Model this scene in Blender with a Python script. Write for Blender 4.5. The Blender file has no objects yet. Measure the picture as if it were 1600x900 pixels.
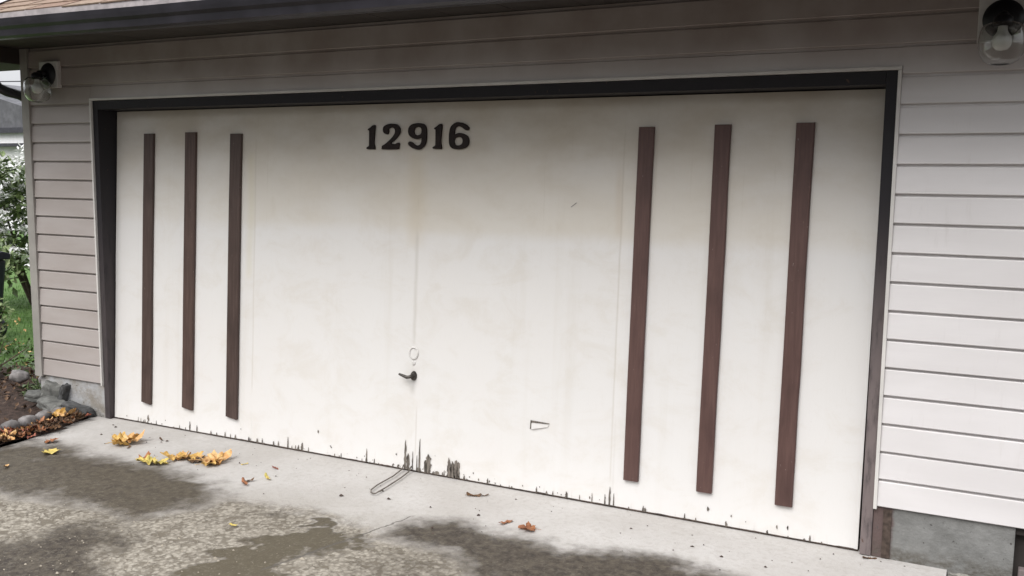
import bpy, bmesh, math, random
import numpy as np
from mathutils import Vector, Matrix, noise as mn
random.seed(7); rng = np.random.default_rng(7)
S = bpy.context.scene
C = S.collection
R = math.radians

# ------------------------------------------------------------------ camera
cam = bpy.data.cameras.new('camera'); co = bpy.data.objects.new('camera', cam); C.objects.link(co)
cx = Vector((0.88977155, 0.45628023, 0.0107212))
cy = Vector((0.06330321, -0.1001132, -0.99296025))
cz = Vector((-0.45199479, 0.88418646, -0.11796187))
m = Matrix.Identity(4)
for i in range(3):
    m[i][0] = cx[i]; m[i][1] = -cy[i]; m[i][2] = -cz[i]
m.translation = (5.3582, -4.4126, 1.6947)
co.matrix_world = m
cam.sensor_width = 36.0; cam.lens = 36.0 * 1474.8 / 1600.0
cam.clip_start = 0.05; cam.clip_end = 2000
S.camera = co

# ------------------------------------------------------------------ sky, sun, exposure
SUN_EL, SUN_AZ = R(48), R(190)          # azimuth measured clockwise from +Y
w = bpy.data.worlds.new('World'); S.world = w; w.use_nodes = True
nt = w.node_tree; nt.nodes.clear()
out = nt.nodes.new('ShaderNodeOutputWorld'); bg = nt.nodes.new('ShaderNodeBackground')
sky = nt.nodes.new('ShaderNodeTexSky'); sky.sky_type = 'NISHITA'; sky.sun_disc = False
sky.sun_elevation = SUN_EL; sky.sun_rotation = SUN_AZ; sky.dust_density = 4; sky.air_density = 1.0
hs = nt.nodes.new('ShaderNodeHueSaturation'); hs.inputs['Saturation'].default_value = 0.12
nt.links.new(sky.outputs[0], hs.inputs['Color'])
tc = nt.nodes.new('ShaderNodeTexCoord'); sp = nt.nodes.new('ShaderNodeSeparateXYZ')
nt.links.new(tc.outputs['Generated'], sp.inputs[0])
mr = nt.nodes.new('ShaderNodeMapRange'); mr.inputs[1].default_value = 0; mr.inputs[2].default_value = 1
mr.inputs[3].default_value = 4.0; mr.inputs[4].default_value = 15.0
nt.links.new(sp.outputs[2], mr.inputs[0])
cc = nt.nodes.new('ShaderNodeCombineColor')
for i, k in enumerate((0.975, 0.99, 1.03)):
    mm = nt.nodes.new('ShaderNodeMath'); mm.operation = 'MULTIPLY'; mm.inputs[1].default_value = k
    nt.links.new(mr.outputs[0], mm.inputs[0]); nt.links.new(mm.outputs[0], cc.inputs[i])
mx = nt.nodes.new('ShaderNodeMix'); mx.data_type = 'RGBA'; mx.inputs[0].default_value = 0.88
nt.links.new(hs.outputs[0], mx.inputs[6]); nt.links.new(cc.outputs[0], mx.inputs[7])
nt.links.new(mx.outputs[2], bg.inputs[0]); bg.inputs[1].default_value = 0.12
nt.links.new(bg.outputs[0], out.inputs[0])
sl = bpy.data.lights.new('sun', 'SUN'); so = bpy.data.objects.new('sun', sl); C.objects.link(so)
sl.energy = 1.5; sl.angle = R(38); sl.color = (1.0, 0.97, 0.93)
sd = Vector((math.sin(SUN_AZ) * math.cos(SUN_EL), math.cos(SUN_AZ) * math.cos(SUN_EL), math.sin(SUN_EL)))
so.rotation_euler = sd.to_track_quat('Z', 'Y').to_euler()
so.location = (0, -10, 15)
S.view_settings.view_transform = 'Standard'; S.view_settings.look = 'None'
S.view_settings.exposure = 0.50; S.view_settings.gamma = 1; S.view_settings.use_curve_mapping = False

# ------------------------------------------------------------------ materials
class NT:
    def __init__(s, name, rough=0.7, spec=0.3):
        s.m = bpy.data.materials.new(name); s.m.use_nodes = True; s.t = s.m.node_tree
        s.b = s.t.nodes['Principled BSDF']; s.b.inputs['Roughness'].default_value = rough
        s.b.inputs['Specular IOR Level'].default_value = spec
        s._pos = None
    def n(s, t): return s.t.nodes.new(t)
    def l(s, a, b): s.t.links.new(a, b)
    def pos(s):
        if s._pos is None:
            g = s.n('ShaderNodeNewGeometry'); s._pos = g.outputs['Position']
        return s._pos
    def xyz(s):
        q = s.n('ShaderNodeSeparateXYZ'); s.l(s.pos(), q.inputs[0]); return q.outputs
    def noise(s, scale=(1, 1, 1), detail=5, rough=0.55, dist=0.0, loc=(0, 0, 0)):
        mp = s.n('ShaderNodeMapping'); mp.inputs['Scale'].default_value = scale; mp.inputs['Location'].default_value = loc
        s.l(s.pos(), mp.inputs[0])
        q = s.n('ShaderNodeTexNoise'); q.inputs['Scale'].default_value = 1; q.inputs['Detail'].default_value = detail
        q.inputs['Roughness'].default_value = rough; q.inputs['Distortion'].default_value = dist
        s.l(mp.outputs[0], q.inputs['Vector']); return q.outputs[0]
    def vor(s, scale, feature='F1', loc=(0, 0, 0)):
        mp = s.n('ShaderNodeMapping'); mp.inputs['Scale'].default_value = scale; mp.inputs['Location'].default_value = loc
        s.l(s.pos(), mp.inputs[0])
        q = s.n('ShaderNodeTexVoronoi'); q.feature = feature; q.inputs['Scale'].default_value = 1
        s.l(mp.outputs[0], q.inputs['Vector']); return q
    def attr(s, name):
        q = s.n('ShaderNodeAttribute'); q.attribute_name = name; return q.outputs['Fac']
    def math(s, op, a, b=None, clamp=False):
        q = s.n('ShaderNodeMath'); q.operation = op; q.use_clamp = clamp
        for i, v in enumerate((a, b)):
            if v is None: continue
            if isinstance(v, (int, float)): q.inputs[i].default_value = v
            else: s.l(v, q.inputs[i])
        return q.outputs[0]
    def ramp(s, v, a, b, lo=0.0, hi=1.0):
        q = s.n('ShaderNodeMapRange'); q.interpolation_type = 'SMOOTHSTEP'
        q.inputs[1].default_value = a; q.inputs[2].default_value = b; q.inputs[3].default_value = lo; q.inputs[4].default_value = hi
        s.l(v, q.inputs[0]); return q.outputs[0]
    def mix(s, f, a, b, mode='MIX'):
        q = s.n('ShaderNodeMix'); q.data_type = 'RGBA'; q.blend_type = mode
        for i, v in ((0, f), (6, a), (7, b)):
            if isinstance(v, (int, float)): q.inputs[i].default_value = v
            elif isinstance(v, tuple): q.inputs[i].default_value = (*v, 1)
            else: s.l(v, q.inputs[i])
        return q.outputs[2]
    def base(s, v):
        if isinstance(v, tuple): s.b.inputs['Base Color'].default_value = (*v, 1)
        else: s.l(v, s.b.inputs['Base Color'])
    def rough(s, v): s.l(v, s.b.inputs['Roughness'])
    def bump(s, h, strength=0.3, dist=0.01):
        q = s.n('ShaderNodeBump'); q.inputs['Strength'].default_value = strength; q.inputs['Distance'].default_value = dist
        s.l(h, q.inputs['Height']); s.l(q.outputs[0], s.b.inputs['Normal'])

def simple(name, col, rough=0.6, spec=0.3, var=0.25, sc=12, metal=0, bump=0.0):
    a = NT(name, rough, spec)
    n1 = a.noise((sc, sc, sc)); n2 = a.noise((sc * .2, sc * .2, sc * .2), loc=(3, 1, 7))
    f = a.math('MULTIPLY', n1, n2)
    dark = tuple(c * (1 - var) for c in col); light = tuple(min(1, c * (1 + var)) for c in col)
    a.base(a.mix(a.ramp(f, 0.12, 0.4), dark, light)); a.b.inputs['Metallic'].default_value = metal
    if bump: a.bump(n1, bump, 0.004)
    return a.m

M = {}
# garage door paint: warm white, yellowish stain band high up, yellow-brown tint towards the top, dirt at the seams, fine brush grain
a = NT('door_paint', 0.55, 0.3)
X, Y, Z = a.xyz()
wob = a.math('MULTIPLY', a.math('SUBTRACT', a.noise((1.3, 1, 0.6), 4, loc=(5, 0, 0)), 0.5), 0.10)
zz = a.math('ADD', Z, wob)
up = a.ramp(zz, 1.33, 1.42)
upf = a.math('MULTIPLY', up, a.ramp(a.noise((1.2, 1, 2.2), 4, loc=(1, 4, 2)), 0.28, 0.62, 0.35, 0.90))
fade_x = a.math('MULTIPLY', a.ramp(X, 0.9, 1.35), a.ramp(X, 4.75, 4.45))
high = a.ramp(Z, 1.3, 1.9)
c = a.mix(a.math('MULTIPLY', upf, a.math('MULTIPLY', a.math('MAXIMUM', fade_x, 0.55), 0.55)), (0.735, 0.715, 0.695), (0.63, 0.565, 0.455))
top_tint = a.math('MULTIPLY', a.ramp(Z, 1.35, 2.15), a.ramp(a.noise((2.5, 1, 5), 6, 0.6, loc=(9, 2, 1)), 0.25, 0.75, 0.25, 0.9))  # yellow-brown tint, stronger towards the top
c = a.mix(a.math('MULTIPLY', top_tint, 0.85), c, (0.43, 0.36, 0.27))
str_ = a.noise((9, 1, 0.5), 4, loc=(2, 2, 8))
c = a.mix(a.math('MULTIPLY', a.ramp(str_, 0.55, 0.8), 0.16), c, (0.5, 0.44, 0.34))
patch = a.noise((1.6, 1, 1.2), 3, loc=(4, 8, 3))
c = a.mix(a.math('MULTIPLY', a.ramp(patch, 0.35, 0.7), 0.13), c, (0.74, 0.76, 0.78))
def band(x0, wd, z0, z1, soft=0.08):
    dx = a.math('ABSOLUTE', a.math('SUBTRACT', a.math('ADD', X, a.math('MULTIPLY', a.math('SUBTRACT', a.noise((2, 1, 3), 2, loc=(x0, 0, 0)), .5), wd)), x0))
    return a.math('MULTIPLY', a.ramp(dx, wd, 0.0), a.math('MULTIPLY', a.ramp(Z, z0, z0 + soft), a.ramp(Z, z1, z1 - soft)))
for x0, wd, z0, z1, st, col in ((2.42, 0.10, 1.25, 1.86, 0.26, (0.56, 0.46, 0.30)), (2.44, 0.02, 0.70, 1.40, 0.35, (0.5, 0.47, 0.42)),
                                (3.645, 0.035, 1.35, 1.78, 0.16, (0.46, 0.33, 0.2)), (3.664, 0.009, 0.1, 1.95, 0.30, (0.50, 0.45, 0.38)),
                                (1.238, 0.010, 0.3, 1.95, 0.30, (0.5, 0.45, 0.38)),
                                (1.20, 0.05, 1.0, 1.85, 0.25, (0.62, 0.56, 0.36)), (2.44, 0.03, 0.42, 0.53, 0.6, (0.42, 0.4, 0.37)),
                                (3.68, 0.01, 0.04, 0.5, 0.15, (0.5, 0.46, 0.42)), (2.47, 0.008, 0.05, 0.4, 0.4, (0.5, 0.45, 0.4))):
    c = a.mix(a.math('MULTIPLY', band(x0, wd, z0, z1), st), c, col)
# scuffed dirt along the very bottom
bd = a.math('MULTIPLY', a.ramp(Z, 0.06, 0.0), a.ramp(a.noise((30, 1, 4), 6, 0.7), 0.52, 0.72))
c = a.mix(a.math('MULTIPLY', bd, 0.35), c, (0.42, 0.38, 0.33))
spk = a.ramp(a.noise((55, 55, 55), 3, 0.6), 0.72, 0.78)
c = a.mix(a.math('MULTIPLY', spk, 0.18), c, (0.45, 0.40, 0.34))
drip = a.math('MULTIPLY', a.ramp(a.noise((34, 1, .7), 5, .7, loc=(3, 9, 1)), .60, .74), a.ramp(Z, 0.9, 1.9))
c = a.mix(a.math('MULTIPLY', drip, .22), c, (0.42, 0.36, 0.27))
blo = a.noise((3.5, 1, 5), 6, .7, .6, loc=(7, 1, 5)); c = a.mix(a.math('MULTIPLY', a.ramp(blo, .45, .70), .24), c, (0.57, 0.51, 0.42))
fine = a.noise((150, 1, 12), 4, .7); c = a.mix(a.math('MULTIPLY', a.ramp(fine, .56, .74), .12), c, (0.5, 0.46, 0.41))
a.base(c)
gr = a.noise((60, 60, 4), 4, 0.6)
wv = a.noise((1.1, 1, 1.4), 3)
a.bump(a.math('ADD', a.math('MULTIPLY', gr, 0.15), wv), 0.35, 0.012)
M['door'] = a.m

a = NT('door_paint_edge', 0.7); a.base(a.mix(a.ramp(a.noise((20, 20, 20)), .4, .7), (0.5, 0.46, 0.4), (0.25, 0.22, 0.19))); M['door_edge'] = a.m
# vinyl siding
a = NT('vinyl_siding', 0.42, 0.35)
X, Y, Z = a.xyz()
n1 = a.noise((1.2, 1.2, 5), 4); n2 = a.noise((22, 22, 3), 5, 0.65, loc=(3, 3, 3))
c = a.mix(a.ramp(n1, .3, .7), (0.70, 0.678, 0.675), (0.765, 0.743, 0.743))
eave_shade = a.math('MULTIPLY', a.ramp(Z, 2.05, 2.35, 0.05, 0.74), a.ramp(a.noise((3, 3, 2.5), 5, loc=(1, 5, 2)), 0.2, 0.7, 0.6, 1.0))  # shade under the eave painted into the upper boards as dark brown
c = a.mix(eave_shade, c, (0.25, 0.176, 0.145))
left_tone = a.math('MULTIPLY', a.ramp(X, 0.3, -0.12), a.ramp(n1, .2, .8, 0.6, 0.9))  # darker, warmer tone left of the door
c = a.mix(left_tone, c, (0.32, 0.27, 0.245))
c = a.mix(a.math('MULTIPLY', a.ramp(n2, .58, .8), 0.22), c, (0.42, 0.38, 0.35))
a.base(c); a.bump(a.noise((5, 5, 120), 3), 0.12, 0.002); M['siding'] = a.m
M['trim_white'] = simple('trim_white_vinyl', (0.66, 0.64, 0.61), 0.45, var=0.08, sc=6)
M['corner'] = simple('corner_post_vinyl', (0.34, 0.32, 0.295), 0.5, var=0.12, sc=8)
# dark frame paint, worn near the ground
a = NT('frame_paint', 0.5, 0.22)
X, Y, Z = a.xyz()
n = a.noise((30, 30, 5), 6, 0.65)
wear = a.math('MULTIPLY', a.ramp(Z, 1.7, 0.5), a.ramp(n, 0.22, 0.55))
wear = a.math('MULTIPLY', wear, a.ramp(X, 3.5, 4.9, 0.30, 1.0))
c = a.mix(a.math('MULTIPLY', wear, 0.85), (0.022, 0.020, 0.023), (0.225, 0.185, 0.18))
c = a.mix(a.ramp(a.noise((40, 40, 20), 4, loc=(4, 4, 4)), .68, .76), c, (0.10, 0.06, 0.045))
a.base(c); a.bump(n, 0.3, 0.003); M['frame'] = a.m
# brown battens
def batten_mat(name, base, worn):
    a = NT(name, 0.5, 0.35)
    g = a.noise((70, 70, 2.2), 6, 0.65); p = a.noise((6, 6, 3), 4, loc=(2, 7, 1))
    c = a.mix(a.ramp(g, .3, .75), base, worn)
    c = a.mix(a.math('MULTIPLY', a.ramp(p, .5, .75), .5), c, tuple(k * 0.6 for k in base))
    c = a.mix(a.math('MULTIPLY', a.ramp(a.noise((90, 90, 30), 3), .70, .76), .6), c, (0.30, 0.24, 0.22))
    a.base(c); a.bump(g, .35, .003); return a.m
M['batten'] = batten_mat('batten_brown_paint', (0.088, 0.048, 0.042), (0.122, 0.069, 0.059))
M['batten_grey'] = batten_mat('batten_weathered_paint', (0.060, 0.038, 0.032), (0.092, 0.062, 0.053))
M['batten_red'] = batten_mat('batten_red_brown_paint', (0.066, 0.040, 0.033), (0.108, 0.068, 0.056))
M['digit'] = simple('digit_dark_bronze', (0.020, 0.012, 0.010), 0.5, 0.2, var=.35, sc=40)
M['black'] = simple('lamp_black_metal', (0.012, 0.012, 0.014), 0.38, 0.5, var=.3, sc=30)
M['lampplate'] = simple('lamp_mount_vinyl', (0.62, 0.60, 0.58), 0.5, var=.1)
M['gutter'] = simple('gutter_paint', (0.027, 0.025, 0.032), 0.38, 0.42, var=.3, sc=7)
M['drip'] = simple('drip_edge_metal', (0.42, 0.38, 0.38), 0.4, 0.5, var=.2, sc=20, metal=.2)
M['flash'] = simple('flashing_pale', (0.55, 0.54, 0.56), .5, var=.15)
M['soffit'] = simple('soffit_paint', (0.055, 0.047, 0.043), 0.7, var=.2, sc=5)
M['dark_metal'] = simple('tarnished_metal', (0.07, 0.062, 0.055), 0.4, .5, var=.4, sc=60, metal=.5)
M['dark_wood'] = simple('weathered_dark_wood', (0.075, 0.055, 0.045), 0.85, var=.5, sc=40)
M['cord'] = simple('cord_grey', (0.16, 0.14, 0.12), 0.8, var=.3, sc=60)
M['lock_white'] = simple('painted_lock_ring', (0.68, 0.66, 0.635), 0.5, var=.15, sc=60)
a = NT('bare_wood', 0.9); g = a.noise((120, 120, 5), 5, 0.7)
a.base(a.mix(a.ramp(g, .35, .65), (0.04, 0.033, 0.029), (0.24, 0.21, 0.18))); a.bump(g, .6, .003); M['bare'] = a.m
# glass / bulb
a = NT('jar_glass', 0.04, 0.5); a.b.inputs['Transmission Weight'].default_value = 1; a.b.inputs['IOR'].default_value = 1.45
a.base((0.93, 0.94, 0.93)); a.b.inputs['Roughness'].default_value = 0.06; M['glass'] = a.m
M['bulb'] = simple('frosted_bulb', (0.80, 0.80, 0.76), 0.25, .5, var=.08)
# foundation
a = NT('foundation_paint', 0.8)
n = a.noise((6, 6, 6), 6, .6); X, Y, Z = a.xyz()
c = a.mix(a.ramp(n, .3, .7), (0.165, 0.165, 0.158), (0.27, 0.27, 0.262))
red = a.math('MULTIPLY', a.ramp(a.math('ADD', X, a.math('MULTIPLY', a.noise((3, 3, 14), 4), .05)), 5.065, 5.045), a.ramp(X, 4.5, 4.6))
c = a.mix(a.math('MULTIPLY', red, .9), c, (0.115, 0.075, 0.07))
c = a.mix(a.ramp(X, 0.5, -0.0, 0, .8), c, a.mix(a.ramp(n, .35, .6), (0.30, 0.27, 0.23), (0.46, 0.46, 0.47)))
c = a.mix(a.math('MULTIPLY', a.ramp(Z, .10, .0), a.ramp(a.noise((12, 12, 20), 5, .7), .35, .65)), c, (0.10, .09, .075))
c = a.mix(a.ramp(a.noise((45, 45, 45), 3), .66, .74), c, (0.09, .085, .08))
a.base(c); a.bump(a.noise((18, 18, 18), 6, .65), .8, .012); M['found'] = a.m
# driveway concrete driven by grid attributes
a = NT('driveway_concrete', 0.85, 0.25)
st = a.attr('stain'); pb = a.attr('pebbly'); mo = a.attr('moss')
nb = a.noise((1.6, 1.6, 1), 6, .6); nf = a.noise((35, 35, 35), 5, .65); ng = a.noise((160, 160, 160), 3, .6)
Xg, Yg, Zg = a.xyz()
c = a.mix(a.ramp(nb, .3, .7), (0.47, 0.445, 0.42), (0.56, 0.54, 0.52))
c = a.mix(a.math('MULTIPLY', a.ramp(Xg, 3.4, 0.6), a.ramp(a.noise((5, 5, 5), 6, .7, loc=(3, 8, 8)), .25, .7, .20, .60)), c, (0.36, 0.34, 0.315))
c = a.mix(a.math('MULTIPLY', a.ramp(nf, .45, .72), .42), c, (0.38, 0.35, 0.32))
c = a.mix(a.math('MULTIPLY', a.ramp(ng, .62, .72), .35), c, (0.25, 0.23, 0.2))
# pebbly worn zone: cream aggregate in dark paste
v = a.vor((44, 44, 44)); v2 = a.vor((110, 110, 110), loc=(3, 3, 0))
sepc = a.n('ShaderNodeSeparateColor'); a.l(v.outputs['Color'], sepc.inputs[0])
sepd = a.n('ShaderNodeSeparateColor'); a.l(v2.outputs['Color'], sepd.inputs[0])
clump = a.noise((24, 24, 24), 5, .68, .5, loc=(8, 3, 0))
big = a.noise((8, 8, 8), 4, .6, loc=(6, 1, 3)); mid = a.noise((23, 23, 23), 5, .62, 1.0, loc=(1, 7, 3))
lite = a.ramp(a.math('ADD', a.math('ADD', a.math('MULTIPLY', sepc.outputs[0], .10), a.math('MULTIPLY', mid, .62)), a.math('MULTIPLY', big, .38)), .44, .55)
lite = a.math('MULTIPLY', lite, a.math('MULTIPLY', a.ramp(a.math('ADD', v.outputs['Distance'], a.math('MULTIPLY', clump, .5)), .95, .55, .50, 1.0), a.ramp(sepc.outputs[2], .72, .90, 1.0, .25)))
agg = a.mix(lite, (0.095, 0.080, 0.062), a.mix(a.math('ADD', a.math('MULTIPLY', sepd.outputs[1], .5), a.math('MULTIPLY', a.ramp(clump, .35, .65), .5)), (0.27, 0.245, 0.21), (0.56, 0.52, 0.45)))
c = a.mix(a.math('MULTIPLY', a.math('MINIMUM', a.math('MULTIPLY', pb, 2.0), 1.0), a.ramp(a.math('ADD', pb, a.math('MULTIPLY', a.noise((9, 9, 9), 5, .65, loc=(2, 9, 4)), .5)), .45, .85)), c, agg)
# damp dark stains and thin moss film
fl_ = a.attr('film')
c = a.mix(a.math('MULTIPLY', fl_, .42), c, (0.24, 0.21, 0.165))
sn = a.noise((16, 16, 16), 6, .7, loc=(1, 1, 9))
stt = a.ramp(a.math('ADD', st, a.math('MULTIPLY', a.math('SUBTRACT', sn, .5), .70)), .08, .84)
dk = a.mix(a.ramp(a.noise((26, 26, 26), 6, .7, loc=(5, 1, 2)), .3, .7), (0.036, 0.028, 0.023), (0.104, 0.087, 0.066))
dk = a.mix(a.math('MULTIPLY', mo, .75), dk, (0.105, 0.088, 0.058))
fleck = a.ramp(a.math('ADD', a.math('MULTIPLY', mid, .6), a.math('MULTIPLY', sepd.outputs[0], .4)), .60, .72)
dk = a.mix(a.math('MULTIPLY', fleck, a.math('MULTIPLY', fl_, .28)), dk, (0.22, 0.20, 0.16))
c = a.mix(stt, c, dk)
# a wandering crack
def seg(p, q, wd):
    px, py = p; qx, qy = q; L = math.hypot(qx - px, qy - py); ux, uy = (qx - px) / L, (qy - py) / L
    X, Y, Z = a.xyz()
    wx = a.math('ADD', X, a.math('MULTIPLY', a.math('SUBTRACT', a.noise((18, 18, 1), 3), .5), .05))
    wy = a.math('ADD', Y, a.math('MULTIPLY', a.math('SUBTRACT', a.noise((18, 18, 1), 3, loc=(9, 9, 9)), .5), .05))
    dx = a.math('SUBTRACT', wx, px); dy = a.math('SUBTRACT', wy, py)
    t = a.math('ADD', a.math('MULTIPLY', dx, ux), a.math('MULTIPLY', dy, uy))
    d = a.math('ABSOLUTE', a.math('SUBTRACT', a.math('MULTIPLY', dx, uy), a.math('MULTIPLY', dy, ux)))
    inn = a.math('MULTIPLY', a.ramp(t, -.03, 0.03), a.ramp(t, L + .03, L - .03))
    return a.math('MULTIPLY', a.ramp(d, wd, wd * .3), inn)
for p, q, wd in (((2.62, -1.42), (2.763, -0.907), .010), ((2.763, -0.907), (2.80, -0.76), .010), ((2.80, -0.76), (2.845, -0.56), .007)):
    c = a.mix(a.math('MULTIPLY', seg(p, q, wd), .8), c, (0.10, .09, .08))
a.base(c); a.rough(a.ramp(stt, 0, 1, .88, .62))
hgt = a.math('ADD', a.math('MULTIPLY', nf, .5), a.math('ADD', a.math('MULTIPLY', a.math('MULTIPLY', lite, pb), .9), a.math('MULTIPLY', ng, .2)))
a.bump(hgt, .75, .008); M['drive'] = a.m

a = NT('bed_soil', 0.95); n = a.noise((25, 25, 25), 6, .7)
a.base(a.mix(a.ramp(n, .3, .7), (0.022, 0.014, 0.011), (0.085, 0.055, 0.042))); a.bump(n, .8, .02); M['soil'] = a.m
a = NT('lawn_ground', 0.95); n = a.noise((9, 9, 9), 6, .7)
a.base(a.mix(a.ramp(n, .3, .7), (0.055, 0.11, 0.028), (0.11, 0.19, 0.05))); M['lawn'] = a.m
a = NT('far_ground', 0.95); n = a.noise((.4, .4, .4), 6, .7)
a.base(a.mix(a.ramp(n, .3, .7), (0.05, 0.055, 0.04), (0.09, 0.085, 0.07))); M['far'] = a.m
a = NT('asphalt', 0.9); n = a.noise((60, 60, 60), 4, .7)
a.base(a.mix(a.ramp(n, .3, .7), (0.04, 0.04, 0.04), (0.07, 0.068, 0.065))); M['asphalt'] = a.m
M['stone'] = simple('edging_concrete', (0.22, 0.205, 0.20), 0.9, var=.4, sc=30, bump=.5)
M['rock'] = simple('rubble_concrete', (0.15, 0.15, 0.14), 0.9, var=.4, sc=25, bump=.6)
M['rubble_dark'] = simple('rubble_dark_concrete', (0.085, 0.085, 0.085), 0.9, var=.4, sc=25, bump=.6)
M['gravel'] = simple('footing_rough_concrete', (0.26, 0.25, 0.225), 0.95, var=.55, sc=70, bump=.8)

def leafmat(name, c1, c2):
    a = NT(name, 0.55, .3); n = a.noise((28, 28, 28), 5, .6); n2 = a.noise((90, 90, 90), 3, loc=(2, 2, 2))
    c = a.mix(a.ramp(n, .35, .65), c1, c2); c = a.mix(a.math('MULTIPLY', a.ramp(n2, .62, .72), .7), c, tuple(k * .25 for k in c2))
    a.base(c); a.bump(n, .4, .004); return a.m
M['leaf_gold'] = leafmat('leaf_gold', (0.70, 0.46, 0.15), (0.46, 0.26, 0.06))
M['leaf_pale'] = leafmat('leaf_pale', (0.74, 0.50, 0.24), (0.58, 0.31, 0.11))
M['leaf_yellow'] = leafmat('leaf_yellow', (0.72, 0.54, 0.16), (0.40, 0.34, 0.09))
M['leaf_orange'] = leafmat('leaf_orange', (0.40, 0.17, 0.075), (0.20, 0.08, 0.04))
M['leaf_red'] = leafmat('leaf_red', (0.44, 0.15, 0.09), (0.20, 0.06, 0.04))
M['leaf_brown'] = leafmat('leaf_brown', (0.16, 0.085, 0.04), (0.06, 0.035, 0.02))
M['leaf_green'] = leafmat('leaf_green', (0.10, 0.14, 0.055), (0.055, 0.085, 0.03))
M['leaf_green'].node_tree.nodes['Principled BSDF'].inputs['Roughness'].default_value = .32
M['leaf_light'] = leafmat('leaf_light_green', (0.22, 0.27, 0.12), (0.12, 0.17, 0.06))
M['petal_sky_gap'] = simple('white_blossom_sky_gap', (0.75, 0.75, 0.74), .6, var=.1)
M['grass'] = simple('grass_blade', (0.12, 0.24, 0.055), .6, var=.4, sc=6)
M['bark'] = simple('bark', (0.07, 0.05, 0.04), .9, var=.4, sc=30)
M['twig'] = simple('dry_stems', (0.11, 0.075, 0.06), .9, var=.4, sc=30)
M['nb_wall'] = simple('neighbour_wall_white', (0.9, 0.9, 0.9), .7, var=.05)
M['nb_roof'] = simple('neighbour_roof_grey', (0.12, 0.12, 0.13), .85, var=.25, sc=5)
M['nb_trim'] = simple('neighbour_dark_trim', (0.05, 0.05, 0.06), .6, var=.2)
M['glasspane'] = simple('neighbour_window_glass', (0.05, 0.055, 0.06), .08, .6, var=.1)
M['bin'] = simple('bin_navy_plastic', (0.010, 0.012, 0.022), .45, .4, var=.2)
# shingles: colour per piece
a = NT('shingle', 0.92); oi = a.n('ShaderNodeObjectInfo'); n = a.noise((45, 45, 45), 4, .7)
c = a.mix(oi.outputs['Random'], (0.235, 0.15, 0.112), (0.29, 0.22, 0.165))
c = a.mix(a.ramp(n, .35, .7, 0, .75), c, (0.15, 0.095, 0.07)); a.base(c); a.bump(n, .6, .004); M['shingle'] = a.m

# ------------------------------------------------------------------ mesh helpers
class MB:
    def __init__(s): s.v = []; s.f = []
    def add(s, v, f):
        o = len(s.v); s.v += [tuple(p) for p in v]; s.f += [tuple(i + o for i in q) for q in f]; return s
    def box(s, a, b):
        x0, y0, z0 = a; x1, y1, z1 = b
        return s.add([(x0, y0, z0), (x1, y0, z0), (x1, y1, z0), (x0, y1, z0), (x0, y0, z1), (x1, y0, z1), (x1, y1, z1), (x0, y1, z1)],
                     [(0, 3, 2, 1), (4, 5, 6, 7), (0, 1, 5, 4), (1, 2, 6, 5), (2, 3, 7, 6), (3, 0, 4, 7)])
    def prof(s, pts, axis, lo, hi, caps=True, segs=1):
        """closed 2-D profile extruded; axis 'x' -> pts are (y,z); axis 'y' -> (x,z); 'z' -> (x,y)"""
        n = len(pts); vs = []; fs = []
        for k in range(segs + 1):
            t = lo + (hi - lo) * k / segs
            for p in pts:
                vs.append({'x': (t, p[0], p[1]), 'y': (p[0], t, p[1]), 'z': (p[0], p[1], t)}[axis])
        for k in range(segs):
            for i in range(n):
                j = (i + 1) % n; fs.append((k * n + i, k * n + j, (k + 1) * n + j, (k + 1) * n + i))
        if caps: fs.append(tuple(range(n))[::-1]); fs.append(tuple(segs * n + i for i in range(n)))
        return s.add(vs, fs)
    def tube(s, path, r, n=10, cap=True):
        P = [Vector(p) for p in path]; rr = r if isinstance(r, (list, tuple)) else [r] * len(P)
        vs = []; fs = []; up = None
        for i, p in enumerate(P):
            t = (P[min(i + 1, len(P) - 1)] - P[max(i - 1, 0)]).normalized()
            if up is None:
                up = t.orthogonal().normalized()
            up = (up - t * up.dot(t)).normalized(); sd_ = t.cross(up)
            for k in range(n):
                an = 2 * math.pi * k / n; vs.append(p + (up * math.cos(an) + sd_ * math.sin(an)) * rr[i])
        for i in range(len(P) - 1):
            for k in range(n):
                j = (k + 1) % n; fs.append((i * n + k, i * n + j, (i + 1) * n + j, (i + 1) * n + k))
        if cap: fs.append(tuple(range(n))[::-1]); fs.append(tuple((len(P) - 1) * n + k for k in range(n)))
        return s.add(vs, fs)
    def lathe(s, prof, c=(0, 0, 0), n=28, axis='z'):
        vs = []; fs = []
        for r, h in prof:
            for k in range(n):
                an = 2 * math.pi * k / n; u, v_ = r * math.cos(an), r * math.sin(an)
                p = (u, v_, h) if axis == 'z' else (u, h, v_)
                vs.append((p[0] + c[0], p[1] + c[1], p[2] + c[2]))
        for i in range(len(prof) - 1):
            for k in range(n):
                j = (k + 1) % n; fs.append((i * n + k, i * n + j, (i + 1) * n + j, (i + 1) * n + k))
        return s.add(vs, fs)
    def mesh(s, name, smooth=False, bevel=0, bseg=2, fix=True):
        me = bpy.data.meshes.new(name); me.from_pydata(s.v, [], s.f)
        if bevel or fix:
            bm = bmesh.new(); bm.from_mesh(me)
            if bevel:
                bmesh.ops.recalc_face_normals(bm, faces=bm.faces)
                es = [e for e in bm.edges if len(e.link_faces) == 2 and e.calc_face_angle(0) > .6]
                bmesh.ops.bevel(bm, geom=es, offset=bevel, segments=bseg, profile=.6, affect='EDGES', clamp_overlap=True)
            bmesh.ops.recalc_face_normals(bm, faces=bm.faces); bm.to_mesh(me); bm.free()
        if smooth: me.polygons.foreach_set('use_smooth', [True] * len(me.polygons))
        me.update(); return me

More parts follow.
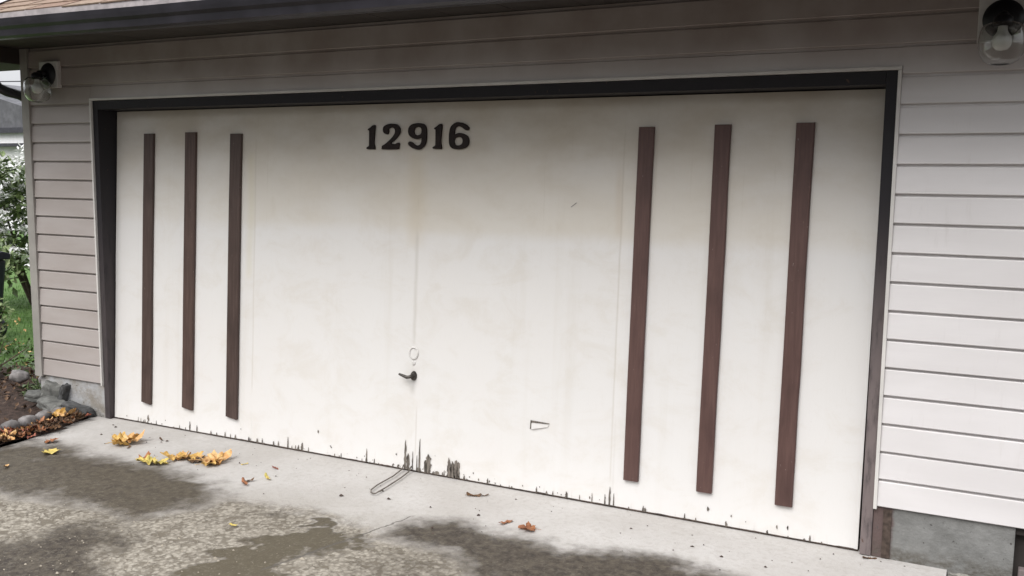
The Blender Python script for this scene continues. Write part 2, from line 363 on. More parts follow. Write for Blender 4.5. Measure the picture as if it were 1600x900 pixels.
def put(name, mesh, mat, parent=None, **props):
    o = bpy.data.objects.new(name, mesh)
    if mat is not None and not mesh.materials: mesh.materials.append(mat)
    C.objects.link(o); o.parent = parent
    for k, v in props.items(): o[k] = v
    return o
def thing(name, label, cat, loc=(0, 0, 0), group=None):
    o = bpy.data.objects.new(name, None); C.objects.link(o); o.location = loc; o.empty_display_size = .1
    o['label'] = label; o['category'] = cat
    if group: o['group'] = group
    return o
def part(name, mb, mat, parent, bevel=0, smooth=False, **props):
    """geometry given in world coordinates, stored relative to the parent thing"""
    root = parent
    off = Vector((0, 0, 0))
    while root is not None: off += root.location; root = root.parent
    mb.v = [(p[0] - off.x, p[1] - off.y, p[2] - off.z) for p in mb.v]
    return put(name, mb.mesh(name, smooth, bevel), mat, parent, **props)

# ------------------------------------------------------------------ numbers measured for the garage
P = 0.127; Z0 = 2.1418
def zk(k): return Z0 - P * k
DW = 4.889                               # door width
DY0, DYS = 0.0301, 0.0563                # door face y = DY0 + DYS*z (it leans in at the top)
DH = 2.0985
XJL, XJR = -0.0505, 4.9464               # outer edges of the dark frame
XCL, XCR = -0.742, 5.66
SOF = 2.532

garage = thing('garage', 'white vinyl sided garage with dark framed wide door and brown gutter', 'garage', (2.45, 0, 0))

# ---- siding boards, each its own piece
def sprofile(z_lo, z_hi, cut=False):
    # front skin, flaring out towards the lip at its lower edge; a recessed notch at its top
    if cut:
        return [(-.009, z_lo), (-.004, z_hi - .014), (.006, z_hi - .010), (.006, z_hi + .006), (.018, z_hi + .006), (.018, z_lo)]
    return [(.004, z_lo + .004), (-.011, z_lo + .003), (-.0125, z_lo + .006), (-.0118, z_lo + .012), (-.0045, z_hi - .014), (-.002, z_hi - .010), (.007, z_hi - .008),
            (.008, z_hi + .008), (.018, z_hi + .008), (.018, z_lo + .004)]
def board(spans, z_lo, z_hi):
    mb = MB()
    for x0, x1, zl in spans:
        segs = max(1, int((x1 - x0) / .12)); n0 = len(mb.v)
        mb.prof(sprofile(zl, z_hi, cut=zl != z_lo), 'x', x0, x1, segs=segs)
        for i in range(n0, len(mb.v)):
            x, y, z = mb.v[i]
            if y < .003:
                y += .0016 * mn.noise(Vector((x * 2.1, z_lo * 7, 1))); z += .0010 * mn.noise(Vector((x * 1.3, z_lo * 9, 5)))
            mb.v[i] = (x, y, z)
    return mb
for k in range(1, 16):
    lo, hi = zk(k), zk(k - 1)
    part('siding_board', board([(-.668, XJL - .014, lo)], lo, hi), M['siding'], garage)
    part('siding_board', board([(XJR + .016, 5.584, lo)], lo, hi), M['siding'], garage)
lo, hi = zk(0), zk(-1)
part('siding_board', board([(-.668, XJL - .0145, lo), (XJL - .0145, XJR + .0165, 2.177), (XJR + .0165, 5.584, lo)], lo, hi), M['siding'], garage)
for k in (-1, -2):
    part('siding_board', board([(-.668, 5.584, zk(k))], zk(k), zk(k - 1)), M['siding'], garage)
# backing wall behind the siding and garage shell
mb = MB()
mb.box((-.70, .02, .2), (XJL - .001, .12, 2.62)); mb.box((XJR + .001, .02, .2), (5.62, .12, 2.62)); mb.box((XJL, .02, 2.17), (XJR, .12, 2.62))
mb.box((-.70, .125, .0), (-.60, 6.4, 2.62)); mb.box((5.52, .125, .0), (5.62, 6.4, 2.62)); mb.box((-.595, 6.3, 0), (5.515, 6.4, 2.62))
part('shell_wall', mb, M['soffit'], garage)
# side wall siding (left side; seen only from further left)
for k in range(-2, 16):
    lo, hi = zk(k), zk(k - 1)
    mb = MB(); pts = [(-.742 + (p[0] + .018), p[1]) for p in sprofile(lo, hi)]
    mb.prof([(-.722 + p[0], p[1]) for p in sprofile(lo, hi)], 'y', .075, 6.4)
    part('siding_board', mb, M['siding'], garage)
# corner posts (outside corner trim): L-shaped
def corner(x0, x1, sgn):
    mb = MB()
    if sgn < 0: pts = [(x0, -.024), (x1, -.024), (x1, -.012), (x1 - .004, .016), (x0 + .02, .016), (x0 + .02, .074), (x0, .074)]
    else: pts = [(x1, -.024), (x1, .074), (x1 - .02, .074), (x1 - .02, .016), (x0 + .004, .016), (x0, -.012), (x0, -.024)]
    mb.prof(pts, 'z', .228, 2.53)
    part('corner_post', mb, M['corner'], garage, bevel=.002)
corner(-.742, -.668, -1); corner(5.584, 5.66, 1)
# J-channel round the frame (pale strip)
def jch(x0, x1):
    mb = MB(); mb.box((x0, -.020, .226), (x1, .016, 2.1605)); part('trim_strip', mb, M['trim_white'], garage, bevel=.0015)
jch(XJL - .0135, XJL - .0005); jch(XJR + .0005, XJR + .0155)
mb = MB(); mb.box((XJL - .0135, -.020, 2.1615), (XJR + .0155, .016, 2.1765)); part('trim_strip', mb, M['trim_white'], garage, bevel=.0015)
# foundation
mb = MB(); mb.box((-.72, .004, -.25), (XJL - .001, .10, .240)); part('foundation', mb, M['found'], garage, bevel=.004)
mb = MB(); mb.box((XJR + .001, .004, -.25), (5.515, .10, .240)); part('foundation', mb, M['found'], garage, bevel=.004)
mb = MB(); mb.box((5.516, .07, -.25), (5.63, .12, .239)); part('foundation', mb, M['soffit'], garage)
mb = MB(); mb.box((5.535, -.012, -.05), (5.575, .03, .06)); part('drain_pipe_stub', mb, M['frame'], garage, bevel=.005)
# frame: header and jambs, with stops
mb = MB(); mb.box((XJL + .046, -.004, 2.103), (XJR - .0485, .22, 2.1595)); part('frame_header', mb, M['frame'], garage, bevel=.002)
mb = MB(); mb.box((XJL, -.004, .0), (XJL + .0455, .22, 2.1595)); part('frame_jamb', mb, M['frame'], garage, bevel=.002)
mb = MB(); mb.box((XJR - .048, -.004, .0), (XJR, .22, 2.1595)); part('frame_jamb', mb, M['frame'], garage, bevel=.002, label='dark door jamb with paint worn grey brown near the ground')
mb = MB(); mb.box((4.990, -.003, .0), (5.025, .0035, .226)); part('board_stub', mb, M['dark_wood'], garage, bevel=.002)

# ---- garage door
def dy(z): return DY0 + DYS * z
door = put('garage_door', (lambda mb: mb.mesh('garage_door'))(MB().add(
    [(0.004 - 2.45, dy(.006) + .018, .006), (DW - .004 - 2.45, dy(.006) + .018, .006), (DW - .004 - 2.45, dy(DH) + .018, DH), (0.004 - 2.45, dy(DH) + .018, DH),
     (0.004 - 2.45, dy(.006) + .045, .006), (DW - .004 - 2.45, dy(.006) + .045, .006), (DW - .004 - 2.45, dy(DH) + .045, DH), (0.004 - 2.45, dy(DH) + .045, DH)],
    [(0, 1, 2, 3), (4, 7, 6, 5), (0, 4, 5, 1), (1, 5, 6, 2), (2, 6, 7, 3), (3, 7, 4, 0)])), M['door_edge'], garage,
    label='wide white painted wooden garage door, yellowed on top and chipped at the bottom')
def dpart(name, mb, mat, bevel=0, smooth=False, **kw):
    """geometry given as (x, depth in front of the door face, z)"""
    mb.v = [(p[0] - 2.45, dy(p[2]) - p[1], p[2]) for p in mb.v]
    return put(name, mb.mesh(name, smooth, bevel), mat, door, **kw)
edges = [0.003, 1.2385, 2.4425, 3.664, DW - .003]
def ragged(x):
    v = .006 + .004 * max(0, mn.noise(Vector((x * 9, 3, 1)))) + .003 * mn.noise(Vector((x * 40, 1, 1)))
    return max(.003, v)
for i in range(4):
    x0, x1 = edges[i] + .0001, edges[i + 1] - .0001
    mb = MB(); nx, nz = 60, 36; idx = {}
    vs = []; fs = []
    for a_ in range(nx + 1):
        x = x0 + (x1 - x0) * a_ / nx; zb = ragged(x)
        for b_ in range(nz + 1):
            t = b_ / nz; z = zb + (DH - .002 - zb) * t
            d = .0025 * mn.noise(Vector((x * 1.1, z * 1.3, i * .2))) + .0008 * mn.noise(Vector((x * 6, z * 3, 4)))
            if a_ in (0, nx): d -= .0002
            vs.append((x, d, z))
    for a_ in range(nx):
        for b_ in range(nz):
            p = a_ * (nz + 1) + b_; fs.append((p, p + nz + 1, p + nz + 2, p + 1))
    # side and bottom returns
    def rim(seq):
        o = len(vs)
        n_ = len(seq)
        for q in seq: vs.append(vs[q])
        for q in seq: vs.append((vs[q][0], -.0165, vs[q][2]))
        for k in range(n_ - 1): fs.append((o + k, o + k + 1, o + n_ + k + 1, o + n_ + k))
    rim([b_ for b_ in range(nz + 1)]); rim([nx * (nz + 1) + b_ for b_ in range(nz + 1)]); rim([a_ * (nz + 1) for a_ in range(nx + 1)]); rim([a_ * (nz + 1) + nz for a_ in range(nx + 1)])
    mb.add(vs, fs); o = dpart('door_panel', mb, M['door'], smooth=False)
    for p in o.data.polygons: p.use_smooth = abs(p.normal.y) > .8
# brown battens
BT = [(.276, .365, .137, 1.947, 'batten_grey', 'weathered grey brown batten nearest the left jamb'),
      (.651, .744, .144, 1.952, 'batten_red', 'middle batten of the left three, faded reddish'),
      (1.036, 1.129, .132, 1.939, 'batten_grey', 'right batten of the left three, chipped low down'),
      (3.741, 3.820, .156, 1.944, 'batten', 'left batten of the right three'),
      (4.124, 4.202, .158, 1.950, 'batten', 'middle batten of the right three'),
      (4.506, 4.588, .156, 1.953, 'batten', 'brown batten nearest the right jamb')]
for x0, x1, z0, z1, mt, lb in BT:
    mb = MB()
    segs = 24; vs = []; fs = []
    for k in range(segs + 1):
        t = k / segs; z = z0 + (z1 - z0) * t
        sh = .0030 * mn.noise(Vector((x0 * 3, z * 1.2, 2))); wv = .0015 * mn.noise(Vector((x0 * 5, z * 4, 7)))
        # chamfered lower end on the left side for the old left battens
        lowx = .0
        for x, d in ((x0 + sh, .001), (x0 + sh, .016), (x0 + sh + .004, .0195), (x1 + sh + wv - .004, .0195), (x1 + sh + wv, .016), (x1 + sh + wv, .001)):
            zz_ = z
            if k == 0 and x0 < 2 and x < (x0 + x1) / 2: zz_ = z + .012
            vs.append((x, d, zz_))
    n = 6
    for k in range(segs):
        for j in range(n):
            jj = (j + 1) % n; fs.append((k * n + j, k * n + jj, (k + 1) * n + jj, (k + 1) * n + j))
    fs.append(tuple(range(n))); fs.append(tuple(segs * n + j for j in range(n))[::-1])
    mb.add(vs, fs); dpart('batten', mb, M[mt], label=lb)

# house number digits
D1 = [(290,228),(318,232),(316,300),(312,420),(318,450),(322,488),(300,492),(232,488),(228,465),(250,450),(252,420),(250,300),(246,290),(236,282),(236,268),(262,250)]
D2 = [(440,335),(405,318),(392,285),(400,245),(440,220),(490,213),(545,225),(578,262),(582,310),(560,355),(520,398),(488,424),(528,430),(545,420),(565,415),(578,430),(572,470),(555,492),(395,492),(385,475),(388,450),(420,430),(470,385),(505,345),(522,310),(518,278),(500,264),(475,264),(458,277),(460,300),(456,325)]
D9 = [(760,213),(820,222),(850,260),(858,330),(855,400),(840,455),(800,490),(765,497),(710,480),(668,445),(664,420),(680,405),(705,412),(740,440),(770,448),(794,430),(802,385),(796,374),(760,388),(710,375),(672,345),(660,300),(668,255),(700,225)]
H9 = [(765,260),(735,270),(725,300),(735,330),(765,340),(795,325),(800,292),(790,268)]
def cr(pts, n=4):
    o = []; L = len(pts)
    for i in range(L):
        p0, p1, p2, p3 = (np.array(pts[(i + j - 1) % L], float) for j in range(4))
        for t in np.linspace(0, 1, n, endpoint=False):
            o.append(tuple(.5 * ((2 * p1) + (-p0 + p2) * t + (2 * p0 - 5 * p1 + 4 * p2 - p3) * t * t + (-p0 + 3 * p1 - 3 * p2 + p3) * t ** 3)))
    return o
def digit(polys, cx_, wx, wh, x_c, lb):
    cu = bpy.data.curves.new('digit_outline', 'CURVE'); cu.dimensions = '2D'; cu.fill_mode = 'BOTH'; cu.extrude = .0045; cu.bevel_depth = .0015; cu.bevel_resolution = 1; cu.offset = -.0032
    for pl in polys:
        pp = cr(pl, 3); s_ = cu.splines.new('POLY'); s_.points.add(len(pp) - 1); s_.use_cyclic_u = True
        for i, (px, py) in enumerate(pp): s_.points[i].co = ((px - cx_) * wx, -(py - 353) * wh, 0, 1)
    tmp = bpy.data.objects.new('tmp', cu); C.objects.link(tmp)
    dg = bpy.context.evaluated_depsgraph_get(); me = bpy.data.meshes.new_from_object(tmp.evaluated_get(dg)); me.name = 'house_number_digit'
    bpy.data.objects.remove(tmp); bpy.data.curves.remove(cu)
    for v in me.vertices:
        x, y, z = v.co; zz_ = 1.911 + y; v.co = (x_c + x - 2.45, dy(zz_) - .007 - z, zz_)
    me.materials.clear(); me.materials.append(M['digit'])
    o = bpy.data.objects.new('house_number_digit', me); C.objects.link(o); o.parent = door; o['label'] = lb
WX, WH = .000642, .000534
digit([D1], 275, WX, WH, 2.112, 'dark metal digit 1, first in the house number')
digit([D2], 483, WX, WH, 2.250, 'dark metal digit 2')
digit([D9, H9], 760, WX, WH, 2.4285, 'dark metal digit 9')
digit([D1], 275, WX, WH, 2.562, 'dark metal digit 1 between the 9 and the 6')
c6 = lambda pl: [(1520 - x, 706 - y + 2) for x, y in pl]
digit([c6(D9), c6(H9)], 760, WX * 1.04, WH, 2.699, 'dark metal digit 6, last in the house number')

# lock ring, T-handle, drip
mb = MB(); mb.lathe([(.024, .001), (.024, .0035), (.029, .0055), (.033, .0035), (.033, .001)], axis='y', n=32)
mb.v = [(p[0] + 2.441, p[1], p[2] * 1.15 + .682) for p in mb.v]; dpart('lock_ring', mb, M['lock_white'], smooth=True)
mb = MB(); mb.lathe([(.0, .0045), (.010, .0045), (.013, .002), (.013, .0005)], axis='y', n=20); mb.v = [(p[0] + 2.442, p[1], p[2] + .625) for p in mb.v]
dpart('lock_screw', mb, M['lock_white'], smooth=True)
mb = MB(); mb.lathe([(0, .020), (.010, .020), (.015, .017), (.019, .008), (.021, .001)], axis='y', n=24)
mb.v = [(p[0] + 2.447, p[1], p[2] * 1.35 + .552) for p in mb.v]; h = dpart('door_handle', mb, M['dark_metal'], smooth=True, label='small dark turn handle with its lever pointing left')
mb = MB(); mb.tube([(2.452, .017, .560), (2.445, .034, .552), (2.425, .040, .548), (2.395, .042, .556), (2.372, .042, .562)], [.010, .010, .010, .008, .006], 10)
dpart('handle_lever', mb, M['dark_metal'], smooth=True)
# lifted sliver of veneer (small L-shaped gap low on the third panel)
mb = MB(); mb.add([(3.196, .001, .344), (3.206, .001, .344), (3.207, .001, .380), (3.31, .001, .384), (3.31, .001, .388), (3.198, .001, .392),
                   (3.196, .0035, .344), (3.206, .0035, .344), (3.207, .0035, .380), (3.31, .0035, .384), (3.31, .0035, .388), (3.198, .0035, .392)],
                  [(6, 7, 8, 11), (8, 9, 10, 11), (0, 6, 11, 5), (0, 1, 7, 6)]); dpart('veneer_crack', mb, M['bare'])
mb = MB(); mb.add([(3.208, .001, .346), (3.300, .001, .366), (3.306, .001, .379), (3.208, .001, .378), (3.208, .012, .346), (3.300, .004, .366), (3.306, .003, .379), (3.208, .011, .378)],
                  [(4, 5, 6, 7), (0, 1, 5, 4), (1, 2, 6, 5), (2, 3, 7, 6), (3, 0, 4, 7)]); dpart('lifted_veneer', mb, M['door'])
mb = MB(); mb.add([(3.382, .0032, 1.537), (3.386, .0032, 1.536), (3.416, .0032, 1.558), (3.413, .0032, 1.561)], [(0, 1, 2, 3)]); dpart('scratch', mb, M['stone'])
# bare wood where the veneer has split away at the bottom edge
chips = [(.226,.008,.004),(.287,.018,.006),(.36,.010,.006),(.713,.066,.010),(.776,.045,.009),(1.022,.034,.010),(1.109,.028,.012),(1.222,.030,.010),(1.333,.036,.007),
         (1.463,.038,.007),(1.539,.072,.008),(1.60,.030,.006),(1.65,.050,.014),(1.70,.030,.005),(2.134,.085,.010),(2.405,.178,.014),(2.425,.10,.020),(2.455,.12,.006),(2.502,.202,.010),(2.485,.10,.006),
         (2.560,.115,.040),(2.545,.08,.02),(2.62,.022,.03),(2.70,.110,.020),(2.722,.095,.026),(2.745,.110,.030),(2.76,.10,.018),(3.57,.050,.005),(3.50,.03,.004),(3.424,.037,.012),(3.642,.060,.005),(3.667,.105,.009),(3.69,.07,.004),
         (4.068,.030,.006),(2.32,.02,.006),(1.9,.02,.006),(.62,.025,.006),(.95,.02,.008),(2.80,.022,.010),(3.1,.012,.012)]
for k in range(46):
    chips.append((random.choice([random.uniform(.1, 2.3), random.gauss(2.55, .3), random.uniform(2.9, 4.7)]), random.uniform(.008, .035), random.uniform(.003, .012)))
mb = MB()
for x, h_, wd in chips:
    n = 9; pts = []
    for k in range(n + 1):
        t = k / n; ww = wd * (1 - t ** (6 if wd > .012 else 2.4)) * (.65 + .7 * random.random()) * .5 + .0008
        pts.append((x + random.uniform(-.2, .2) * wd * t, ww, .004 + h_ * t * random.uniform(.93, 1.0)))
    o = len(mb.v); vs = []; fs = []
    for cx_, ww, z in pts: vs += [(cx_ - ww, .0032, z), (cx_ + ww, .0032, z)]
    for k in range(n): fs.append((2 * k, 2 * k + 1, 2 * k + 3, 2 * k + 2))
    mb.add(vs, fs)
dpart('bare_wood_patches', mb, M['bare'], kind='stuff')
mb = MB()
for k in range(60):
    x = random.choice([random.gauss(2.55, .35), random.uniform(.1, 4.8)]); z = random.expovariate(1 / .02) + .006; r_ = random.uniform(.0015, .006)
    if not .05 < x < 4.85: continue
    n = 7; vs = [(x, .0034, z)] + [(x + r_ * random.uniform(.5, 1) * math.cos(q * 6.283 / n), .0034, z + r_ * random.uniform(.6, 1.6) * math.sin(q * 6.283 / n)) for q in range(n)]
    mb.add(vs, [(0, 1 + q, 1 + (q + 1) % n) for q in range(n)])
for x, z, r_ in ((1.772, .140, .008), (4.185, .075, .010), (4.52, .045, .007), (4.57, .05, .007), (.33, .035, .016), (4.30, .06, .005)):
    n = 8; vs = [(x, .0036, z)] + [(x + r_ * random.uniform(.4, .8) * math.cos(q * 6.283 / n), .0036, z + r_ * random.uniform(.8, 1.8) * math.sin(q * 6.283 / n)) for q in range(n)]
    mb.add(vs, [(0, 1 + q, 1 + (q + 1) % n) for q in range(n)])
dpart('paint_chips', mb, M['bare'], kind='stuff')
# worn rubber/wood sill line under the door
mb = MB(); mb.prof([(.03, -.002), (.026, .004), (.034, .008), (.07, .008), (.07, -.002)], 'x', 0.001, DW - .001, segs=40)
part('bottom_seal', mb, M['dark_wood'], garage)

# ---- eave: soffit, fascia, gutter, drip edge, roof
mb = MB()
for k in range(20):                       # soffit boards run across, thin gaps between
    x0 = -1.45 + k * .38; mb.box((x0, -.735, SOF), (x0 + .377, .05, SOF + .012))
part('soffit', mb, M['soffit'], garage, bevel=.001)
def sag(x): return -.0072 * (x - .17)
mb = MB(); mb.prof([(-.752, 2.452), (-.736, 2.452), (-.736, 2.59), (-.752, 2.59)], 'x', -1.50, 6.3, segs=20); mb.v = [(x, y, z + sag(x)) for x, y, z in mb.v]
part('fascia', mb, M['gutter'], garage)
mb = MB(); mb.prof([(-.753, 2.560), (-.753, 2.452), (-.805, 2.447), (-.822, 2.458), (-.830, 2.492), (-.846, 2.508), (-.852, 2.528), (-.857, 2.550), (-.851, 2.552), (-.845, 2.531), (-.839, 2.514), (-.822, 2.497), (-.815, 2.462), (-.802, 2.454), (-.759, 2.459), (-.759, 2.560)], 'x', -1.50, 6.35, segs=40)
mb.v = [(x, y + .002 * mn.noise(Vector((x * 1.5, 0, 0))), z + sag(x) + .003 * mn.noise(Vector((x * 1.1, 3, 0)))) for x, y, z in mb.v]
gut = part('gutter', mb, M['gutter'], garage)
for k in range(8):
    x = .33 + k * .92; mb = MB(); mb.box((x, -.852, 2.546 + sag(x)), (x + .022, -.758, 2.550 + sag(x))); part('gutter_strap', mb, M['drip'], gut)
SL = .42; RZ0 = 2.592; RY0 = -.800
def rz(y): return RZ0 + SL * (y - RY0)
RK = -1.10; YR = 3.05                      # rake line and ridge
tilt = lambda v: [(x, y, z + sag(x) * max(0, 1 - (y - RY0) / 2.5)) for x, y, z in v]
mb = MB(); mb.prof([(RY0 + .004, rz(RY0) - .022), (RY0 + .004, rz(RY0) - .0035), (0, rz(0) - .0035), (YR, rz(YR) - .0035), (6.9, rz(YR) - SL * (6.9 - YR)), (6.9, rz(YR) - SL * (6.9 - YR) - .02), (YR, rz(YR) - .022)], 'x', RK + .02, 6.05, segs=20)
mb.v = tilt(mb.v); roof = part('roof', mb, M['soffit'], garage)
mb = MB(); mb.prof([(RY0 - .016, rz(RY0) - .042), (RY0 - .016, rz(RY0) + .001), (RY0 + .02, rz(RY0) + .012), (RY0 + .02, rz(RY0) + .008), (RY0 - .010, rz(RY0) - .003), (RY0 - .010, rz(RY0) - .042)], 'x', RK, 6.06, segs=40)
mb.v = tilt(mb.v); part('drip_edge', mb, M['drip'], roof)
mb = MB(); mb.prof([(-.74, 2.45), (RY0 + .02, rz(RY0) - .03), (YR, rz(YR) - .02), (6.8, rz(YR) - SL * (6.8 - YR) - .02), (6.8, 2.50), (6.4, 2.50), (6.4, 2.60), (YR, rz(YR) - .2), (.1, 2.66), (-.3, 2.46)], 'x', RK - .015, RK + .006)
part('rake_board', mb, M['gutter'], garage)
# pale flashing strip climbing the roof at its left
fx = [(-1.08, -.62), (-.10, -.62), (-.24, -.32), (-1.08, 1.2)]
mb = MB(); mb.add([(x, y, rz(y) + sag(x) * max(0, 1 - (y - RY0) / 2.5) + h_) for h_ in (.020, .024) for x, y in fx], [(3, 2, 1, 0), (4, 5, 6, 7), (0, 1, 5, 4), (1, 2, 6, 5), (2, 3, 7, 6), (3, 0, 4, 7)])
part('roof_flashing', mb, M['flash'], roof)
# boxed cornice return at the left end of the eave
mb = MB(); mb.box((-1.30, -.730, 2.425), (-.745, .22, 2.531)); part('cornice_return', mb, M['soffit'], garage, bevel=.003)
# gable wall filler above the side wall
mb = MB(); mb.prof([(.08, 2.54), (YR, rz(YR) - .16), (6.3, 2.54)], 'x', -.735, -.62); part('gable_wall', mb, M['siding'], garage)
# shingles laid in courses
EX = .142; tw = .305
base_me = None
vis = 0; far = MB()
def tab(w_, jz, jl):
    l = EX + .035
    vs = [(-w_ / 2, -l * 0 - .001 - jl, .002 + jz), (w_ / 2, -.001 - jl, .002 + jz), (w_ / 2, l, .001), (-w_ / 2, l, .001),
          (-w_ / 2, -.001 - jl, .009 + jz), (w_ / 2, -.001 - jl, .009 + jz), (w_ / 2, l, .0035), (-w_ / 2, l, .0035)]
    return vs, [(0, 3, 2, 1), (4, 5, 6, 7), (0, 1, 5, 4), (1, 2, 6, 5), (2, 3, 7, 6), (3, 0, 4, 7)]
ang = math.atan(SL); ca, sa = math.cos(ang), math.sin(ang)
tabmesh = []
for q in range(8):
    vs, fs = tab(tw - .004 - .012 * random.random(), .003 * random.random(), .008 * random.random())
    me = bpy.data.meshes.new('shingle'); me.from_pydata(vs, [], fs); me.materials.append(M['shingle']); tabmesh.append(me)
rows = int((YR - RY0) / ca / EX)
for r_ in range(rows):
    d = r_ * EX; y = RY0 - .012 + d * ca; z = rz(RY0) - .012 * SL + d * sa + .002
    for c_ in range(25):
        x = RK + .155 + c_ * tw + (r_ % 2) * tw / 2 + random.uniform(-.006, .006)
        if x > 6.0: continue
        near = x < 3.2 and r_ < 16
        if near and vis < 295:
            o = bpy.data.objects.new('shingle', tabmesh[random.randrange(8)]); C.objects.link(o); o.parent = roof
            o.location = (x - 2.45, y, z + .0005 * (c_ % 2) + sag(x) * max(0, 1 - (y - RY0) / 2.5)); o.rotation_euler = (ang, 0, 0); vis += 1
        else:
            vs, fs = tab(tw - .006, .002 * random.random(), .004 * random.random())
            far.add([(x + p[0], y + p[1] * ca - p[2] * sa, z + p[1] * sa + p[2] * ca + sag(x) * max(0, 1 - (y - RY0) / 2.5)) for p in vs], fs)
# downspout with elbow at the left end
mb = MB(); pth = [(-.86, -.145, 2.426), (-.86, -.145, 2.34), (-.86, -.135, 2.295), (-.86, -.105, 2.262), (-.86, -.04, 2.240), (-.86, .05, 2.226), (-.85, .12, 2.19), (-.81, .17, 2.08), (-.80, .17, 1.2), (-.80, .17, .15)]
P_ = pth
part('far_shingles', far, M['shingle'], roof, kind='stuff')
mb.tube(pth, [.034] * 10, 12)
part('downspout', mb, M['gutter'], garage, smooth=True)

# ------------------------------------------------------------------ wall lamps
def wall_lamp(x, label):
    zc = 2.345
    t = thing('wall_lamp', label, 'wall lamp', (x, -.012, zc), 'matching barn wall lamps either side of the door')
    mb = MB(); mb.box((x - .092, -.036, 2.255), (x + .092, -.002, 2.432)); part('mount_plate', mb, M['lampplate'], t, bevel=.004)
    mb = MB(); mb.lathe([(0, -.062), (.030, -.061), (.055, -.055), (.071, -.046), (.077, -.037)], (x, 0, 2.345), 32, 'y'); part('wall_canopy', mb, M['black'], t, smooth=True)
    yc = -.122
    mb = MB(); mb.tube([(x, -.050, 2.347), (x, -.080, 2.350), (x, -.108, 2.345), (x, yc, 2.330)], [.026, .021, .019, .019], 14); part('arm', mb, M['black'], t, smooth=True)
    mb = MB(); mb.lathe([(0, 2.352), (.020, 2.350), (.034, 2.338), (.037, 2.318), (.035, 2.305), (.0, 2.305)], (x, yc, 0), 28)
    part('cap', mb, M['black'], t, smooth=True)
    mb = MB(); mb.lathe([(.036, 2.318), (.060, 2.314), (.074, 2.302), (.081, 2.284), (.086, 2.255), (.086, 2.225), (.080, 2.195), (.064, 2.170), (.040, 2.155), (.0, 2.150), (.0, 2.1525), (.039, 2.1575), (.062, 2.172), (.0775, 2.196), (.0835, 2.225), (.0835, 2.255), (.0785, 2.284), (.072, 2.300), (.059, 2.311), (.037, 2.315)], (x, yc, 0), 36)
    part('glass_shade', mb, M['glass'], t, smooth=True)
    mb = MB(); mb.lathe([(.017, 2.306), (.018, 2.290), (.021, 2.280), (.034, 2.262), (.037, 2.245), (.034, 2.226), (.022, 2.212), (.0, 2.208)], (x, yc, 0), 24); part('bulb', mb, M['bulb'], t, smooth=True)
    return t
wall_lamp(-.435, 'black wall lamp with clear glass shade, beside the left corner post')
wall_lamp(5.333, 'black wall lamp with clear glass shade, high on the wall right of the door')

# ------------------------------------------------------------------ ground
def poly_sdf(px, py, poly):
    d = np.full(px.shape, 1e9); inside = np.zeros(px.shape, bool); n = len(poly)
    for i in range(n):
        ax, ay = poly[i]; bx, by = poly[(i + 1) % n]
        ex, ey = bx - ax, by - ay; t = np.clip(((px - ax) * ex + (py - ay) * ey) / (ex * ex + ey * ey + 1e-12), 0, 1)
        d = np.minimum(d, np.hypot(px - ax - t * ex, py - ay - t * ey))
        cond = ((ay > py) != (by > py)) & (px < (bx - ax) * (py - ay) / (by - ay + 1e-12) + ax); inside ^= cond
    return np.where(inside, -d, d)
def vnoise(x, y, sc, seed):
    r = np.random.default_rng(seed).random((256, 256)); x = x * sc + 37.3; y = y * sc + 71.7
    xi = np.floor(x).astype(int); yi = np.floor(y).astype(int); fx = x - xi; fy = y - yi; fx = fx * fx * (3 - 2 * fx); fy = fy * fy * (3 - 2 * fy)
    g = lambda i, j: r[i % 256, j % 256]
    return (g(xi, yi) * (1 - fx) + g(xi + 1, yi) * fx) * (1 - fy) + (g(xi, yi + 1) * (1 - fx) + g(xi + 1, yi + 1) * fx) * fy
def fbm(x, y, sc, seed, o=4):
    s = 0; a_ = .5
    for k in range(o): s = s + a_ * (vnoise(x, y, sc * 2 ** k, seed + k) - .5); a_ *= .55
    return s
DARK_L=[(-0.06,-0.80),(0.076,-0.63),(0.369,-0.609),(0.731,-0.651),(1.095,-0.62),(1.411,-0.633),(1.633,-0.638),(1.78,-0.775),(1.749,-0.962),(1.687,-1.157),(1.619,-1.256),(1.36,-1.231),(1.107,-1.261),(0.845,-1.292),(0.6,-1.30),(-.1,-1.3)]
DARK_BL=[(1.20,-1.785),(1.486,-1.651),(1.476,-1.472),(1.636,-1.384),(1.879,-1.481),(1.789,-1.616),(1.891,-1.764),(2.098,-1.802),(2.3,-1.95),(1.9,-2.3),(.6,-2.3)]
DARK_M=[(2.325,-1.448),(2.27,-1.354),(2.375,-1.219),(2.472,-1.02),(2.494,-0.855),(2.689,-0.883),(2.843,-0.891),(2.885,-0.974),(2.804,-1.036),(2.777,-1.119),(2.788,-1.179),(2.685,-1.186),(2.692,-1.366),(2.829,-1.404),(2.498,-1.70),(2.25,-1.7)]
DARK_R=[(2.868,-0.822),(2.916,-0.643),(3.04,-0.545),(3.259,-0.551),(3.466,-0.55),(3.68,-0.583),(3.88,-0.533),(4.084,-0.504),(4.272,-0.544),(4.45,-0.57),(5.2,-.9),(5.2,-2.6),(3.6,-2.4),(3.30,-1.4),(3.496,-1.041),(3.322,-0.904),(3.175,-0.884),(3.04,-0.889)]
PEB=[(-.1,-1.28),(0.937,-1.28),(1.178,-1.18),(1.455,-1.15),(1.70,-1.10),(1.785,-0.997),(1.822,-0.85),(2.274,-0.834),(2.648,-0.76),(3.234,-0.869),(3.473,-1.054),(3.4,-1.5),(3.6,-2.4),(-.1,-2.4)]
SLIGHT=[(1.945,-0.799),(2.215,-0.813),(2.415,-0.756),(2.333,-0.903),(2.078,-0.942)]
gx = np.concatenate([np.arange(-.03, 5.262, .0135), [5.262]]); gy = np.concatenate([np.arange(-2.6, .2, .0135), [.2]])
